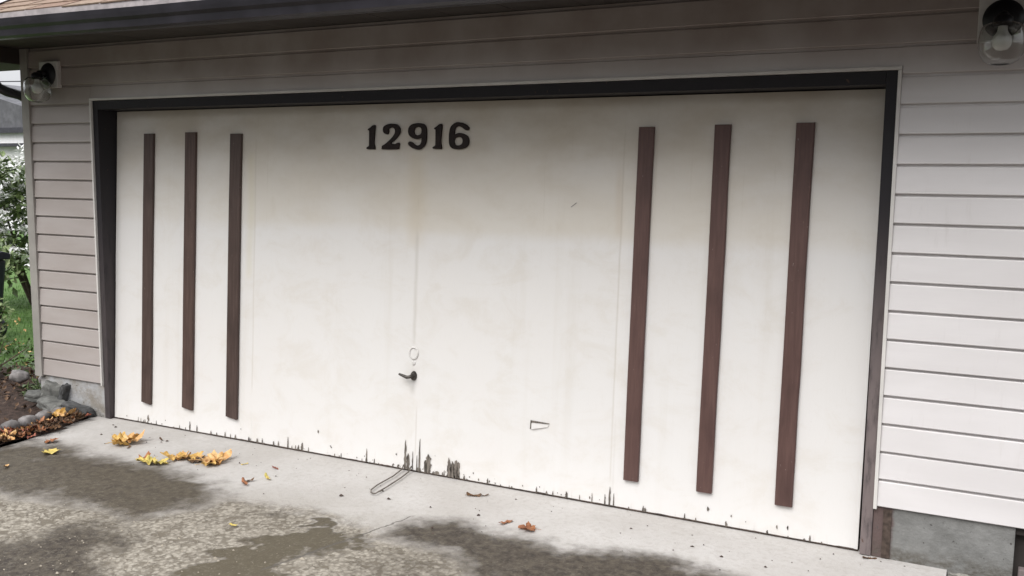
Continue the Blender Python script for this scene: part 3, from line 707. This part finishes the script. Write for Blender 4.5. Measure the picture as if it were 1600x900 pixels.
GX, GYY = np.meshgrid(gx, gy, indexing='ij')
x_, y_ = GX.ravel(), GYY.ravel()
w1 = fbm(x_, y_, 3.0, 11, 6); w2 = fbm(x_, y_, 9.0, 31, 5); wx = x_ + .10 * fbm(x_, y_, 5, 71, 5); wy = y_ + .10 * fbm(x_, y_, 5, 91, 5)
def msk(poly, soft, namp=.06):
    d = poly_sdf(wx, wy, poly) + namp * w1 * 2
    return np.clip(.5 - d / soft, 0, 1)
sL = msk(DARK_L, .34); sB = msk(DARK_BL, .26, .12); sM = np.clip(.5 - (poly_sdf(wx, wy, DARK_M) + .10 * w1 * 2 + .22 * w2 + .16 * fbm(x_, y_, 22, 411, 4)) / .06, 0, 1) * 1.15; sR = msk(DARK_R, .30, .07); sS = msk(SLIGHT, .12)
stain = np.maximum.reduce([sL * (.95 + .5 * w2), sB * .92, sM * .86, sR * 1.2, sS * .45 * (.6 + 1.5 * w2)])
light_hole = np.clip(fbm(x_, y_, 7, 131, 5) * 3.2 - .35, 0, 1)
stain = stain * (1 - light_hole * .5) * (1.08 + .9 * fbm(x_, y_, 2.2, 301, 5))
zone_r = msk([(2.9, -.85), (3.3, -.88), (3.5, -1.05), (3.45, -1.5), (2.9, -1.5)], .2)
stain = np.maximum(stain, zone_r * .35)
farm = np.clip((-1.9 - y_) / .5, 0, 1); stain = np.maximum(stain, farm * .85)
# faint dirt scattered over the clean apron
stain = np.maximum(stain, np.clip(fbm(x_, y_, 12, 171, 5) * 3 - .75, 0, .35) * np.clip((-.05 - y_) / .4, 0, 1))
# ... and against the door line and left edge
stain = np.maximum(stain, np.clip(1 - (x_ + .03) / .12, 0, 1) * .25)
peb = msk(PEB, .40, .12) * (1 - .80 * np.maximum(sM, sB * .55))* (1 - .92 * sL) * (1 - .65 * sR)
peb = np.clip(peb, 0, 1) * .92
moss = np.clip(np.maximum(sM, .4 * sL) + w2 * .5, 0, 1) * (1 - sR)
hz = -.012 * np.clip((-y_ - .3) / 3, 0, 1) + .004 * w1 - .0015 * peb + peb * .004 * (fbm(x_, y_, 26, 201, 3)) - .006
hz = np.where(y_ > -.06, np.maximum(-.004, hz * .3 - .003), hz)
nx, ny = len(gx), len(gy)
me = bpy.data.meshes.new('driveway')
i0 = (np.arange(nx - 1)[:, None] * ny + np.arange(ny - 1)[None, :]).ravel()
F = np.stack([i0, i0 + ny, i0 + ny + 1, i0 + 1], 1)
# flare the left edge a little near the corner
xe = x_.copy(); near = np.clip(1 - np.abs(x_ + .03) / .5, 0, 1); xe -= near * np.clip((y_ + .75) / .7, 0, 1) * .12 + near * .012 * fbm(y_, y_ * 0, 8, 5, 3) * 4
nv0 = nx * ny
border = [i * ny for i in range(nx)] + [(nx - 1) * ny + j for j in range(1, ny)]
left = [j for j in range(ny)]
V = np.stack([xe, y_, hz], 1)
vl = V.tolist(); fl = F.tolist()
def skirt(seq):
    o = len(vl)
    for q in seq: vl.append(list(vl[q]))
    for q in seq: vl.append([vl[q][0], vl[q][1], -.12])
    n_ = len(seq)
    for k in range(n_ - 1): fl.append([o + k, o + k + 1, o + n_ + k + 1, o + n_ + k])
skirt(left); skirt([(nx - 1) * ny + j for j in range(ny)])
me.from_pydata(vl, [], fl)
FILM = [(-.3, -.70), (.9, -.80), (1.6, -.80), (1.9, -.72), (2.5, -.70), (2.85, -.62), (3.3, -.62), (4.3, -.62), (5.4, -1.0), (5.4, -2.8), (-.3, -2.8)]
film = msk(FILM, .55, .12)
for nm, arr in (('stain', stain), ('pebbly', peb), ('moss', moss), ('film', film)):
    at = me.attributes.new(nm, 'FLOAT', 'POINT'); at.data.foreach_set('value', np.concatenate([arr, np.zeros(len(vl) - nv0)]).astype(np.float32))
me.polygons.foreach_set('use_smooth', [True] * len(me.polygons))
put('driveway', me, M['drive'], kind='structure')
# the rest of the driveway towards the street
mb = MB(); vs = []; fs = []
ys = np.linspace(-9, -2.6, 33); xs = np.linspace(-.03, 5.262, 28)
me = bpy.data.meshes.new('driveway_lower')
for x in xs:
    for y in ys: vs.append((x, y, -.018 + .0 if y > -2.61 else -.02 - .02 * (-2.6 - y)))
n = len(ys)
for i in range(len(xs) - 1):
    for j in range(n - 1): fs.append((i * n + j, (i + 1) * n + j, (i + 1) * n + j + 1, i * n + j + 1))
me.from_pydata(vs, [], fs); at = me.attributes.new('stain', 'FLOAT', 'POINT'); at.data.foreach_set('value', [.97] * len(vs))
at = me.attributes.new('pebbly', 'FLOAT', 'POINT'); at.data.foreach_set('value', [.35] * len(vs)); at = me.attributes.new('moss', 'FLOAT', 'POINT'); at.data.foreach_set('value', [.3] * len(vs)); at = me.attributes.new('film', 'FLOAT', 'POINT'); at.data.foreach_set('value', [1.0] * len(vs))
put('driveway', me, M['drive'], kind='structure')
# wide ground reaching the horizon with the street
mb = MB()
def gridsheet(x0, x1, y0, y1, z, nx=2, ny=2, amp=0):
    vs = []; fs = []
    for i in range(nx + 1):
        for j in range(ny + 1):
            x = x0 + (x1 - x0) * i / nx; y = y0 + (y1 - y0) * j / ny
            vs.append((x, y, z + amp * mn.fractal(Vector((x * 1.6, y * 1.6, 0)), 1, 2, 4)))
    for i in range(nx):
        for j in range(ny): p = i * (ny + 1) + j; fs.append((p, p + ny + 1, p + ny + 2, p + 1))
    return MB().add(vs, fs)
o = put('ground', gridsheet(-900, 900, -900, 900, -.20).mesh('ground'), M['far'], kind='structure')
o = put('street', gridsheet(-300, 300, -16, -9, -.17).mesh('street'), M['asphalt'], kind='structure')
put('lawn', gridsheet(-20, -1.25, -2.6, 30, -.02, 90, 130, .03).mesh('lawn', smooth=True), M['lawn'], kind='structure')
put('flower_bed', gridsheet(-2.3, -.05, -2.6, .9, .0, 70, 110, .035).mesh('flower_bed', smooth=True), M['soil'], kind='structure')
put('side_yard', gridsheet(5.262, 14, -9, 8, -.075, 60, 90, .02).mesh('side_yard', smooth=True), M['soil'], kind='structure')
mb = MB(); nseg = 40; vs = []; fs = []
for i in range(nseg + 1):
    x = 5.268 + (5.85 - 5.268) * i / nseg
    for y in np.linspace(-.16, .05, 16):
        vs.append((x, y, -.012 + .010 * mn.fractal(Vector((x * 26, y * 26, 0)), 1, 2, 4) - (.05 if y < -.155 else 0)))
for i in range(nseg):
    for j in range(15): p = i * 16 + j; fs.append((p, p + 16, p + 17, p + 1))
part('footing', MB().add(vs, fs), M['gravel'], garage)

# ------------------------------------------------------------------ edging stones and rubble by the left corner
def rock_mesh(sx, sy, sz, seed, flat=.0, sub=2):
    bm = bmesh.new(); bmesh.ops.create_icosphere(bm, subdivisions=sub, radius=1)
    for v in bm.verts:
        n_ = v.co.normalized(); p = n_.copy()
        k = max(abs(p.x), abs(p.y), abs(p.z)); p = p.lerp(p / k * .90, flat)
        d = 1 + .22 * mn.noise(n_ * 1.6 + Vector((seed, 0, 0))) + .08 * mn.noise(n_ * 5 + Vector((0, seed, 0)))
        v.co = Vector((p.x * sx * d, p.y * sy * d, p.z * sz * d))
    me = bpy.data.meshes.new('rock'); bm.to_mesh(me); bm.free(); me.polygons.foreach_set('use_smooth', [flat < .5] * len(me.polygons)); return me
est = [(-.27, -.80), (-.285, -.665), (-.305, -.53), (-.325, -.395), (-.345, -.26), (-.37, -.13), (-.395, -.005)]
sm = [rock_mesh(.048, .064, .040, 3 + i, .35) for i in range(3)]
names = ['first in frame, at the left picture edge', 'second from the left picture edge', 'third from the left picture edge', 'fourth from the left picture edge', 'fifth, under the golden leaf', 'sixth, beside the flat rubble slab', 'last of the row, against the wall rubble']
for i, (x, y) in enumerate(est):
    o = put('edging_stone', sm[i % 3], M['stone'], None, category='edging stone', group='rounded concrete edging stones of the flower bed')
    o['label'] = 'grey scalloped edging stone along the dirt bed, ' + names[i]
    o.location = (x, y, .030); o.rotation_euler = (0, random.uniform(-.15, .15), R(8) + random.uniform(-.2, .2))
rub = [('broken grey concrete block leaning under the siding corner', (-.56, -.02, .115), (.085, .045, .085), (.15, .25, .3), 'rock', .85),
       ('dark slab fragment standing on edge against the foundation', (-.44, -.015, .125), (.022, .05, .085), (0, .35, .1), 'rubble_dark', .8),
       ('low pale rubble stone at the left of the rubble pile', (-.74, -.02, .075), (.085, .06, .04), (.1, .1, .5), 'rock', .5),
       ('flat rubble stone with yellow moss in front of the block', (-.46, -.10, .055), (.13, .07, .045), (.1, .12, -.2), 'rock', .7),
       ('flat dark rubble slab reaching to the driveway corner', (-.26, -.055, .042), (.13, .05, .035), (.0, .18, .1), 'rubble_dark', .8),
       ('small brown stone tucked under the corner post', (-.78, .10, .17), (.06, .05, .03), (.2, .1, .8), 'stone', .4),
       ('pale round stone behind the dead stems', (-1.35, .28, .10), (.075, .06, .05), (0, .1, .3), 'stone', .2)]
for lb, loc, sc, rot, mt, fl_ in rub:
    o = put('rubble_stone', rock_mesh(*sc, random.random() * 20, min(1, fl_ * 1.12), 3), M[mt], None, label=lb, category='stone', group='rubble at the left foundation'); o.location = loc; o.rotation_euler = rot

# ------------------------------------------------------------------ leaves
def leaf_mesh(kind='maple', curl=.5, seed=0):
    rr = random.Random(seed)
    bm = bmesh.new(); n = 48; pts = []
    if kind == 'maple':
        lob = [(-math.pi / 2, .55), (-.25, .72), (.45, .98), (math.pi / 2, 1.12), (math.pi - .45, .98), (math.pi + .25, .72)]
        for k in range(n):
            an = -math.pi / 2 + 2 * math.pi * k / n; r = .60
            for la, lr in lob[1:]:
                da = abs((an - la + math.pi) % (2 * math.pi) - math.pi); r = max(r, (lr - .45) * max(0, 1 - (da / .50) ** 1.2) + .58)
            r *= 1 + .10 * (k % 2) + rr.uniform(-.05, .05); da = abs((an + math.pi / 2 + math.pi) % (2 * math.pi) - math.pi)
            if da < .2: r *= .55
            pts.append((an, r))
    else:
        for k in range(n):
            an = 2 * math.pi * k / n; pts.append((an, (.35 + .65 * abs(math.sin(an)) ** 2.2) * (1 + rr.uniform(-.04, .04))))
    rings = 4; c0 = bm.verts.new((0, 0, 0)); prev = None; ph = rr.random() * 6
    def hgt(x, y, t):
        r = math.hypot(x, y); return curl * (.30 * r * r + .16 * math.sin(3.1 * x + ph) * r + .20 * y * y * math.sin(2 * x + ph * 2) + .16 * math.sin(7 * math.atan2(y, x) + ph) * r + .10 * math.sin(9 * x + ph) * math.cos(8 * y)) * (1 - .15 * t)
    for q in range(1, rings + 1):
        t = q / rings; ring = []
        for an, r in pts:
            x = math.cos(an) * r * t; y = math.sin(an) * r * t
            if kind != 'maple': x *= .62
            ring.append(bm.verts.new((x, y, hgt(x, y, t))))
        for k in range(n):
            j = (k + 1) % n
            if prev is None: bm.faces.new((c0, ring[k], ring[j]))
            else: bm.faces.new((prev[k], ring[k], ring[j], prev[j]))
        prev = ring
    # stem
    s0 = [(0, -.10), (.02, -.5), (.06, -.85), (.13, -1.15)]
    pv = None
    for x, y in s0:
        h_ = .05; tri = [bm.verts.new((x - .018, y, h_)), bm.verts.new((x + .018, y, h_)), bm.verts.new((x, y, h_ + .03))]
        if pv:
            for a_, b_ in ((0, 1), (1, 2), (2, 0)): bm.faces.new((pv[a_], pv[b_], tri[b_], tri[a_]))
        pv = tri
    me = bpy.data.meshes.new('leaf'); bm.to_mesh(me); bm.free(); me.polygons.foreach_set('use_smooth', [True] * len(me.polygons)); return me
LV = [  # x, y, size, material, kind, curl, label
 (.545, -.375, .085, 'leaf_gold', 'maple', 1.1, 'large golden maple leaf, leftmost of the big ones on the clean concrete'),
 (.600, -.345, .065, 'leaf_pale', 'maple', 1.2, 'pale golden leaf overlapping the leftmost large maple leaf'),
 (.505, -.345, .055, 'leaf_gold', 'maple', 1.3, 'small curled golden leaf tucked behind the leftmost large maple leaf'),
 (1.010, -.580, .060, 'leaf_yellow', 'maple', 1.3, 'bright yellow curled leaf on the upper edge of the dark stain'),
 (.945, -.560, .042, 'leaf_orange', 'maple', 1.2, 'small orange leaf touching the bright yellow curled leaf'),
 (1.085, -.565, .045, 'leaf_yellow', 'maple', 1.1, 'small pale yellow leaf right of the bright yellow curled leaf'),
 (1.075, -.455, .062, 'leaf_gold', 'maple', 1.2, 'golden leaf, left one of the middle pair on the apron'),
 (1.145, -.395, .066, 'leaf_gold', 'maple', 1.1, 'golden leaf, right one of the middle pair on the apron'),
 (1.300, -.395, .090, 'leaf_pale', 'maple', 1.0, 'largest pale orange maple leaf, closest to the door'),
 (1.235, -.440, .050, 'leaf_brown', 'maple', 1.0, 'dark brown leaf under the left side of the largest maple leaf'),
 (1.360, -.395, .055, 'leaf_pale', 'maple', 1.2, 'small pale leaf at the right of the largest maple leaf'),
 (.570, -.420, .050, 'leaf_gold', 'maple', 1.3, 'golden leaf in front of the leftmost large maple leaf'),
 (1.110, -.430, .048, 'leaf_pale', 'maple', 1.3, 'small pale leaf between the middle pair on the apron'),
 (1.345, -.440, .060, 'leaf_gold', 'maple', 1.2, 'golden leaf just in front of the largest pale maple leaf'),
 (1.770, -.600, .040, 'leaf_orange', 'oval', 1.4, 'curled orange brown leaf right of the big stain'),
 (1.760, -.560, .030, 'leaf_brown', 'oval', 1.2, 'small dark leaf just behind the curled orange brown leaf'),
 (1.819, -.471, .034, 'leaf_yellow', 'oval', 1.0, 'yellow green leaf with dark tip on the clean concrete'),
 (1.731, -.307, .026, 'leaf_red', 'oval', 1.0, 'tiny red leaf close to the door'),
 (1.520, -.33, .020, 'leaf_yellow', 'oval', .5, 'tiny flat yellow leaf left of the red one'),
 (.332, -.723, .048, 'leaf_yellow', 'maple', .8, 'yellow green leaf lying in the left dark stain'),
 (.132, -.564, .042, 'leaf_orange', 'maple', 1.0, 'brownish orange leaf on the left edge of the apron'),
 (.361, -1.028, .032, 'leaf_pale', 'oval', .8, 'pale oval leaf at the left picture edge on the dark stain'),
 (2.970, -.164, .036, 'leaf_brown', 'oval', 1.0, 'dark brown leaf below the split bottom edge of the door'),
 (3.020, -.135, .022, 'leaf_brown', 'oval', .9, 'thin brown leaf scrap right of the dark brown leaf'),
 (3.301, -.431, .042, 'leaf_orange', 'oval', .7, 'long orange brown leaf above the right dark stain'),
 (3.448, -.457, .042, 'leaf_orange', 'maple', .9, 'crumpled orange leaf right of the long orange brown one'),
 (2.161, -1.096, .022, 'leaf_yellow', 'oval', 1.0, 'tiny cream yellow leaf on the pebbly concrete'),
 (4.945, -.03, .030, 'leaf_brown', 'oval', .5, 'thin brown leaf scrap at the foot of the right jamb'),
 (.70, -.20, .022, 'leaf_brown', 'oval', .8, 'small dark leaf scrap above the leftmost large maple leaf'),
 (.66, -.42, .022, 'leaf_brown', 'oval', .8, 'small dark leaf scrap right of the leftmost large maple leaf')]
for i, (x, y, s, mt, kd, cu, lb) in enumerate(LV):
    me = leaf_mesh(kd, cu * .85, i + 5); me.materials.append(M[mt])
    zmin = min(v.co.z for v in me.vertices)
    o = bpy.data.objects.new('fallen_leaf', me); C.objects.link(o); o['label'] = lb; o['category'] = 'leaf'; o['group'] = 'fallen leaves on the driveway'
    if 'sm' == '': pass
    s *= 1.12; o.scale = (s, s, s); o.location = (x, y, -.003 - zmin * s * .9 + (.012 if 'overlapping' in lb or 'small pale leaf at' in lb else 0)); o.rotation_euler = (random.uniform(-.12, .12), random.uniform(-.12, .12), random.uniform(0, 6.28))
edge_l = [(-.19, -.18, .060, 'leaf_pale'), (-.235, -.235, .050, 'leaf_gold'), (-.17, -.33, .035, 'leaf_red'), (-.20, -.42, .04, 'leaf_orange'), (-.14, -.50, .04, 'leaf_red'), (-.16, -.60, .05, 'leaf_orange'), (-.12, -.66, .055, 'leaf_red'), (-.09, -.72, .05, 'leaf_pale'),
          (-.12, -.80, .05, 'leaf_orange'), (-.07, -.86, .045, 'leaf_red'), (-.18, -.52, .035, 'leaf_brown'), (-.15, -.40, .035, 'leaf_brown'), (-.20, -.30, .035, 'leaf_orange'), (-.12, -.92, .05, 'leaf_gold'), (-.15, -.70, .04, 'leaf_brown'), (-.19, -.84, .045, 'leaf_brown')]
el = ['pale golden leaf at the inner end of the edging row', 'gold leaf on top of the edging stones', 'small red leaf near the inner end of the edging row', 'orange leaf halfway along the edging row', 'red leaf halfway along the edging row',
      'orange leaf beside the third edging stone', 'larger red leaf by the second edging stone', 'pale orange leaf on the driveway edge at the left picture edge']
mb = MB()
for i, (x, y, s, mt) in enumerate(edge_l[:8]):
    me = leaf_mesh('maple', 1.2, 50 + i); me.materials.append(M[mt])
    o = bpy.data.objects.new('fallen_leaf', me); C.objects.link(o); o['category'] = 'leaf'; o['group'] = 'leaves drifted against the edging stones'; o['label'] = el[i]
    s *= 1.15; o.scale = (s,) * 3; o.location = (x, y, .030 + (.02 if i < 2 else 0)); o.rotation_euler = (random.uniform(-.4, .4), random.uniform(-.4, .4), random.uniform(0, 6.28))
for mt, cnt in (('leaf_red', 12), ('leaf_orange', 30), ('leaf_brown', 240), ('leaf_pale', 14)):
    bm = bmesh.new()
    for k in range(cnt):
        t_ = random.random(); y = -.10 - t_ * 1.1; x = -.165 + .10 * t_ + random.gauss(0, .05); s = random.uniform(.016, .036)
        me = leaf_mesh('maple' if k % 2 else 'oval', 1.3, 90 + k); me.transform(Matrix.Translation((x, y, .018 + random.random() * .02)) @ Matrix.Rotation(random.random() * 6.28, 4, 'Z') @ Matrix.Rotation(random.uniform(-.6, .6), 4, 'X') @ Matrix.Scale(s, 4))
        bm.from_mesh(me); bpy.data.meshes.remove(me)
    me = bpy.data.meshes.new('drifted_leaves'); bm.to_mesh(me); bm.free()
    put('drifted_leaves', me, M[mt], None, kind='stuff', category='leaves', label='small %s leaf scraps drifted along the edging stones' % mt[5:])
# tiny dirt bits and grit
mb = MB()
def bit(x, y, s, z=-.002):
    n = 5; h_ = s * random.uniform(.25, .6); an0 = random.random() * 6; el_ = random.uniform(.4, 1)
    vs = [(x, y, z + h_)]
    for q in range(n):
        an = an0 + q * 6.283 / n; r_ = s * random.uniform(.6, 1.1); vs.append((x + r_ * math.cos(an), y + r_ * el_ * math.sin(an), z - .002))
    mb.add(vs, [(0, 1 + q, 1 + (q + 1) % n) for q in range(n)])
for k in range(110):
    bit(random.uniform(0, 5.1), -abs(random.gauss(0, .45)) - .02, random.uniform(.002, .006))
for x, y, s in ((3.02, -.66, .012), (.27, -.30, .012), (2.86, -.42, .011), (2.60, -.42, .014), (3.19, -.10, .009), (3.13, -.40, .012), (3.87, -.20, .008), (4.2, -.28, .012), (4.55, -.35, .009), (4.35, -.33, .012), (.2, -.13, .012), (.14, -.10, .012), (2.5, -.33, .012), (1.48, -.33, .010), (2.35, -.50, .016), (.75, -.2, .012)):
    bit(x, y, s)
put('dirt_specks', mb.mesh('dirt_specks'), M['dark_wood'], None, label='dark dirt specks scattered over the driveway apron', category='debris', kind='stuff')
mb = MB(); 
for k in range(500):
    x, y = random.uniform(1.0, 3.6), random.uniform(-2.3, -.85)
    d = float(poly_sdf(np.array([x]), np.array([y]), PEB)[0])
    if d < -.02: bit(x, y, random.uniform(.003, .010), -.010)
for x, y, s in ((2.70, -1.24, .020), (2.62, -1.62, .03), (2.76, -1.52, .03), (2.36, -1.42, .018)): bit(x, y, s, -.01)
put('loose_aggregate', mb.mesh('loose_aggregate'), simple('aggregate_cream', (0.30, 0.265, 0.215), .9, var=.35, sc=60), None, label='cream pebbles loose on the worn driveway surface', category='gravel', kind='stuff')

# looped pull cord lying in front of the door
t = None
mb = MB(); path = [(2.400, .022, .03), (2.405, .0, .012), (2.425, -.12, .008), (2.435, -.29, .007), (2.452, -.37, .007), (2.478, -.408, .007), (2.500, -.418, .009), (2.508, -.408, .008), (2.500, -.30, .007), (2.478, -.12, .007), (2.462, -.02, .010), (2.455, .020, .03)]
me = mb.tube([(x, y, z) for x, y, z in path], .0038, 8).mesh('pull_cord', smooth=True)
put('pull_cord', me, M['cord'], None, label='thin grey looped cord lying on the concrete under the door handle', category='cord')

# ------------------------------------------------------------------ plants
def scatter_leaves(mb, centres, n, size, rnd, flat=.5):
    for k in range(n):
        c, r = rnd.choice(centres)
        while True:
            p = Vector((rnd.uniform(-1, 1), rnd.uniform(-1, 1), rnd.uniform(-1, 1)))
            if .45 < p.length < 1: break
        p = Vector(c) + Vector((p.x * r[0], p.y * r[1], p.z * r[2]))
        s = size * rnd.uniform(.6, 1.3)
        d = Vector((rnd.gauss(0, 1), rnd.gauss(0, 1), rnd.gauss(.2, .6))).normalized(); sd_ = d.cross(Vector((rnd.gauss(0, .3), rnd.gauss(0, .3), 1))).normalized(); up = sd_.cross(d)
        a_ = p; b_ = p + d * s * .5 + sd_ * s * .24 + up * s * .05; c_ = p + d * s; e_ = p + d * s * .5 - sd_ * s * .24 + up * s * .05; m_ = p + d * s * .5 - up * s * .04
        mb.add([a_, b_, c_, e_, m_], [(0, 1, 4), (1, 2, 4), (2, 3, 4), (3, 0, 4)])
rb = random.Random(3)
bush = thing('rhododendron_bush', 'leafy green bush with pale blossoms and white flecks for bright sky gaps beyond the left corner', 'bush', (-5.5, 3.5, 0))
cen = [((rb.gauss(-5.5, .55), rb.gauss(3.5, .5), rb.uniform(.55, 1.65)), (.34, .34, .28)) for k in range(26)]
mb = MB(); scatter_leaves(mb, cen, 3600, .11, rb); part('foliage', mb, M['leaf_green'], bush)
mb = MB(); scatter_leaves(mb, cen, 2600, .10, rb); part('young_foliage', mb, M['leaf_light'], bush)
mb = MB()
for k in range(230):
    c = rb.choice(cen)[0]; an = rb.random() * 6.28; c = (c[0] + .42 * math.cos(an), c[1] + .42 * math.sin(an), c[2] + rb.uniform(-.1, .3)); scatter_leaves(mb, [(c, (.07, .07, .05))], 34, .065, rb)
part('blossom_sky_gaps', mb, M['petal_sky_gap'], bush)  # white blossoms that also stand in for bright sky seen between leaves
mb = MB()
for k in range(9):
    a_ = k * .7; mb.tube([(-5.5 + .05 * math.cos(a_), 3.5 + .05 * math.sin(a_), -.05), (-5.5 + .25 * math.cos(a_), 3.5 + .25 * math.sin(a_), .5), (-5.5 + .55 * math.cos(a_), 3.5 + .5 * math.sin(a_), 1.3)], [.03, .022, .008], 7)
part('trunk', mb, M['bark'], bush)
t = thing('low_shrub', 'low olive green shrub in front of the navy bin at the left picture edge', 'shrub', (-3.05, 1.12, 0))
mb = MB(); scatter_leaves(mb, [((-3.05 + rb.gauss(0, .16), 1.12 + rb.gauss(0, .12), rb.uniform(.15, .42)), (.16, .16, .12)) for k in range(9)], 900, .06, rb); part('foliage', mb, M['leaf_light'], t)
mb = MB()
for k in range(6): mb.tube([(-3.05, 1.12, -.05), (-3.05 + .1 * math.cos(k), 1.12 + .1 * math.sin(k), .2), (-3.05 + .2 * math.cos(k), 1.12 + .2 * math.sin(k), .42)], [.012, .009, .004], 5)
part('stems', mb, M['bark'], t)
# dry stems near the bed at the left picture edge
t = thing('dry_shrub', 'bare brown shrub stems standing in the dirt bed at the left picture edge', 'shrub', (-1.95, .25, 0))
mb = MB()
for k in range(40):
    x = -1.95 + rb.gauss(0, .12); y = .25 + rb.gauss(0, .1); l = rb.uniform(.18, .46); dx, dy_ = rb.gauss(0, .12), rb.gauss(0, .1)
    mb.tube([(x, y, -.02), (x + dx * .5, y + dy_ * .5, l * .5), (x + dx, y + dy_, l)], [.008, .006, .003], 5)
part('stems', mb, M['twig'], t)
mb = MB(); scatter_leaves(mb, [((-1.95, .25, .22), (.2, .18, .2))], 220, .055, rb); part('dead_leaves', mb, M['leaf_brown'], t)
# ground cover and litter in the bed
mb = MB(); scatter_leaves(mb, [((-1.2, -.3, .02), (1.0, 1.2, .03)), ((-1.6, .3, .03), (.7, .6, .04))], 700, .05, rb); put('leaf_litter', mb.mesh('leaf_litter'), M['leaf_brown'], None, label='brown leaf litter over the dirt bed', category='leaf litter', kind='stuff')
mb = MB(); scatter_leaves(mb, [((-1.75, .75, .06), (.45, .45, .10)), ((-2.5, 1.0, .05), (.6, .5, .10)), ((-.95, .20, .05), (.2, .14, .07))], 800, .06, rb); put('ground_cover', mb.mesh('ground_cover'), M['leaf_green'], None, label='low dark green ground cover between lawn and dirt bed', category='ground cover', kind='stuff')
mb = MB()
for k in range(60):
    scatter_leaves(mb, [((rb.uniform(-4.2, -1.7), rb.uniform(.6, 2.6), .05), (.03, .03, .02))], 3, .05, rb)
put('lawn_leaves', mb.mesh('lawn_leaves'), M['leaf_pale'], None, label='pale leaves scattered over the lawn', category='leaves', kind='stuff')
mb = MB()
for k in range(16000):
    x = rb.uniform(-7.5, -1.5); y = rb.uniform(.4, 5.0)
    if x > -2.3 and y < .95: continue
    h_ = rb.uniform(.03, .075); an = rb.random() * 3.14; dx, dy_ = .004 * math.cos(an), .004 * math.sin(an); lx, ly = rb.gauss(0, .015), rb.gauss(0, .015)
    z = -.02 + .03 * mn.fractal(Vector((x * 1.6, y * 1.6, 0)), 1, 2, 4) - .01
    mb.add([(x - dx, y - dy_, z), (x + dx, y + dy_, z), (x + lx, y + ly, z + h_)], [(0, 1, 2)])
put('grass', mb.mesh('grass', fix=False), M['grass'], None, label='short green lawn grass', category='grass', kind='stuff')

# unseen conifer belt added across the street to block low sky
def sky_blocker_belt():
    r2 = random.Random(12); mb = MB()
    for k in range(34):
        x = -34 + k * 2.1 + r2.uniform(-.5, .5); y = -21 + r2.uniform(-1.5, 1.5); H = r2.uniform(8.5, 12.5); W = r2.uniform(1.7, 2.4)
        mb.tube([(x, y, -.2), (x, y, H * .5), (x, y, H)], [.22, .13, .02], 6)
        for q in range(150):
            t_ = r2.random() ** .8; z = .6 + (H - .7) * t_; rr_ = W * (1 - t_) * r2.uniform(.75, 1.1) + .15; an = r2.random() * 6.283; l = .9
            p = Vector((x + rr_ * math.cos(an), y + rr_ * math.sin(an), z - .25)); c_ = Vector((x, y, z + .25)); sd_ = Vector((-math.sin(an), math.cos(an), 0)) * r2.uniform(.35, .6)
            mb.add([c_, (c_ + p) / 2 + sd_, p, (c_ + p) / 2 - sd_], [(0, 1, 2), (0, 2, 3)])
    return mb.mesh('sky_blocker_belt', fix=False)
put('sky_blocker_belt', sky_blocker_belt(), M['leaf_green'], None, label='unseen conifer belt added across the street to block low sky', category='sky blocker', kind='stuff')

# navy bin by the bush
t = thing('trash_bin', 'dark navy wheeled bin cut off by the left picture edge', 'bin', (-3.79, 1.46, 0))
mb = MB(); bx, by = -3.79, 1.46
vs = []
for z, s in ((.0, .20), (.80, .26)):
    for sx, sy in ((-1, -1), (1, -1), (1, 1), (-1, 1)): vs.append((bx + sx * s, by + sy * s * 1.05, z))
mb.add(vs, [(0, 3, 2, 1), (4, 5, 6, 7), (0, 1, 5, 4), (1, 2, 6, 5), (2, 3, 7, 6), (3, 0, 4, 7)])
part('body', mb, M['bin'], t, bevel=.03)
mb = MB(); mb.prof([(by - .31, .802), (by - .31, .83), (by - .22, .865), (by + .22, .885), (by + .30, .86), (by + .30, .802)], 'x', bx - .285, bx + .285); part('lid', mb, M['bin'], t, bevel=.012)
for s in (-1, 1):
    mb = MB(); mb.lathe([(0, -.025), (.09, -.025), (.10, -.015), (.10, .015), (.09, .025), (0, .025)], n=20); mb.v = [(bx + s * .16 + p[2], by + .20 + p[0], .095 + p[1]) for p in mb.v]; part('wheel', mb, M['bin'], t, smooth=True)

# ------------------------------------------------------------------ neighbour house far behind on the left
nb = thing('neighbour_house', 'white house with low grey roof far behind the left corner', 'house', (-23, 16, 0))
mb = MB(); mb.box((-30, 14.08, -.2), (-18.5, 22, 2.93)); part('wall', mb, M['nb_wall'], nb)
mb = MB(); mb.prof([(-30.8, 2.94), (-17.8, 2.94), (-19.6, 3.42), (-21.2, 3.80), (-24.5, 4.55), (-30.8, 3.1)], 'y', 14.0, 22.3); rf_ = part('roof', mb, M['nb_roof'], nb)
mb = MB(); mb.box((-30.8, 13.9, 2.80), (-17.8, 13.995, 2.95)); part('gutter', mb, M['nb_trim'], nb)
mb = MB(); mb.box((-30, 13.8, 2.40), (-18.6, 14.07, 2.49)); part('porch_roof', mb, M['nb_trim'], nb)
for x in (-28.5, -25.5, -22.2, -19.2):
    mb = MB(); mb.box((x - .6, 14.02, .95), (x + .6, 14.10, 2.15)); wd = part('window', mb, M['nb_trim'], nb)
    mb = MB(); mb.box((x - .52, 14.01, 1.02), (x + .52, 14.018, 2.08)); part('pane', mb, M['glasspane'], wd)
def wire(z0, z1, lb):
    mb = MB(); pts = []
    for k in range(13):
        t_ = k / 12; pts.append((-34 + 30 * t_, 13 + 3 * t_, z0 + (z1 - z0) * t_ - 1.0 * 4 * t_ * (1 - t_) * .25))
    put('overhead_wire', mb.tube(pts, .016, 6).mesh('overhead_wire'), M['nb_trim'], None, label=lb, category='wire')
wire(4.75, 4.35, 'thin dark wire crossing the sky, the upper one beyond the left corner')
wire(4.05, 3.65, 'thin dark wire crossing the sky, the lower one beyond the left corner')
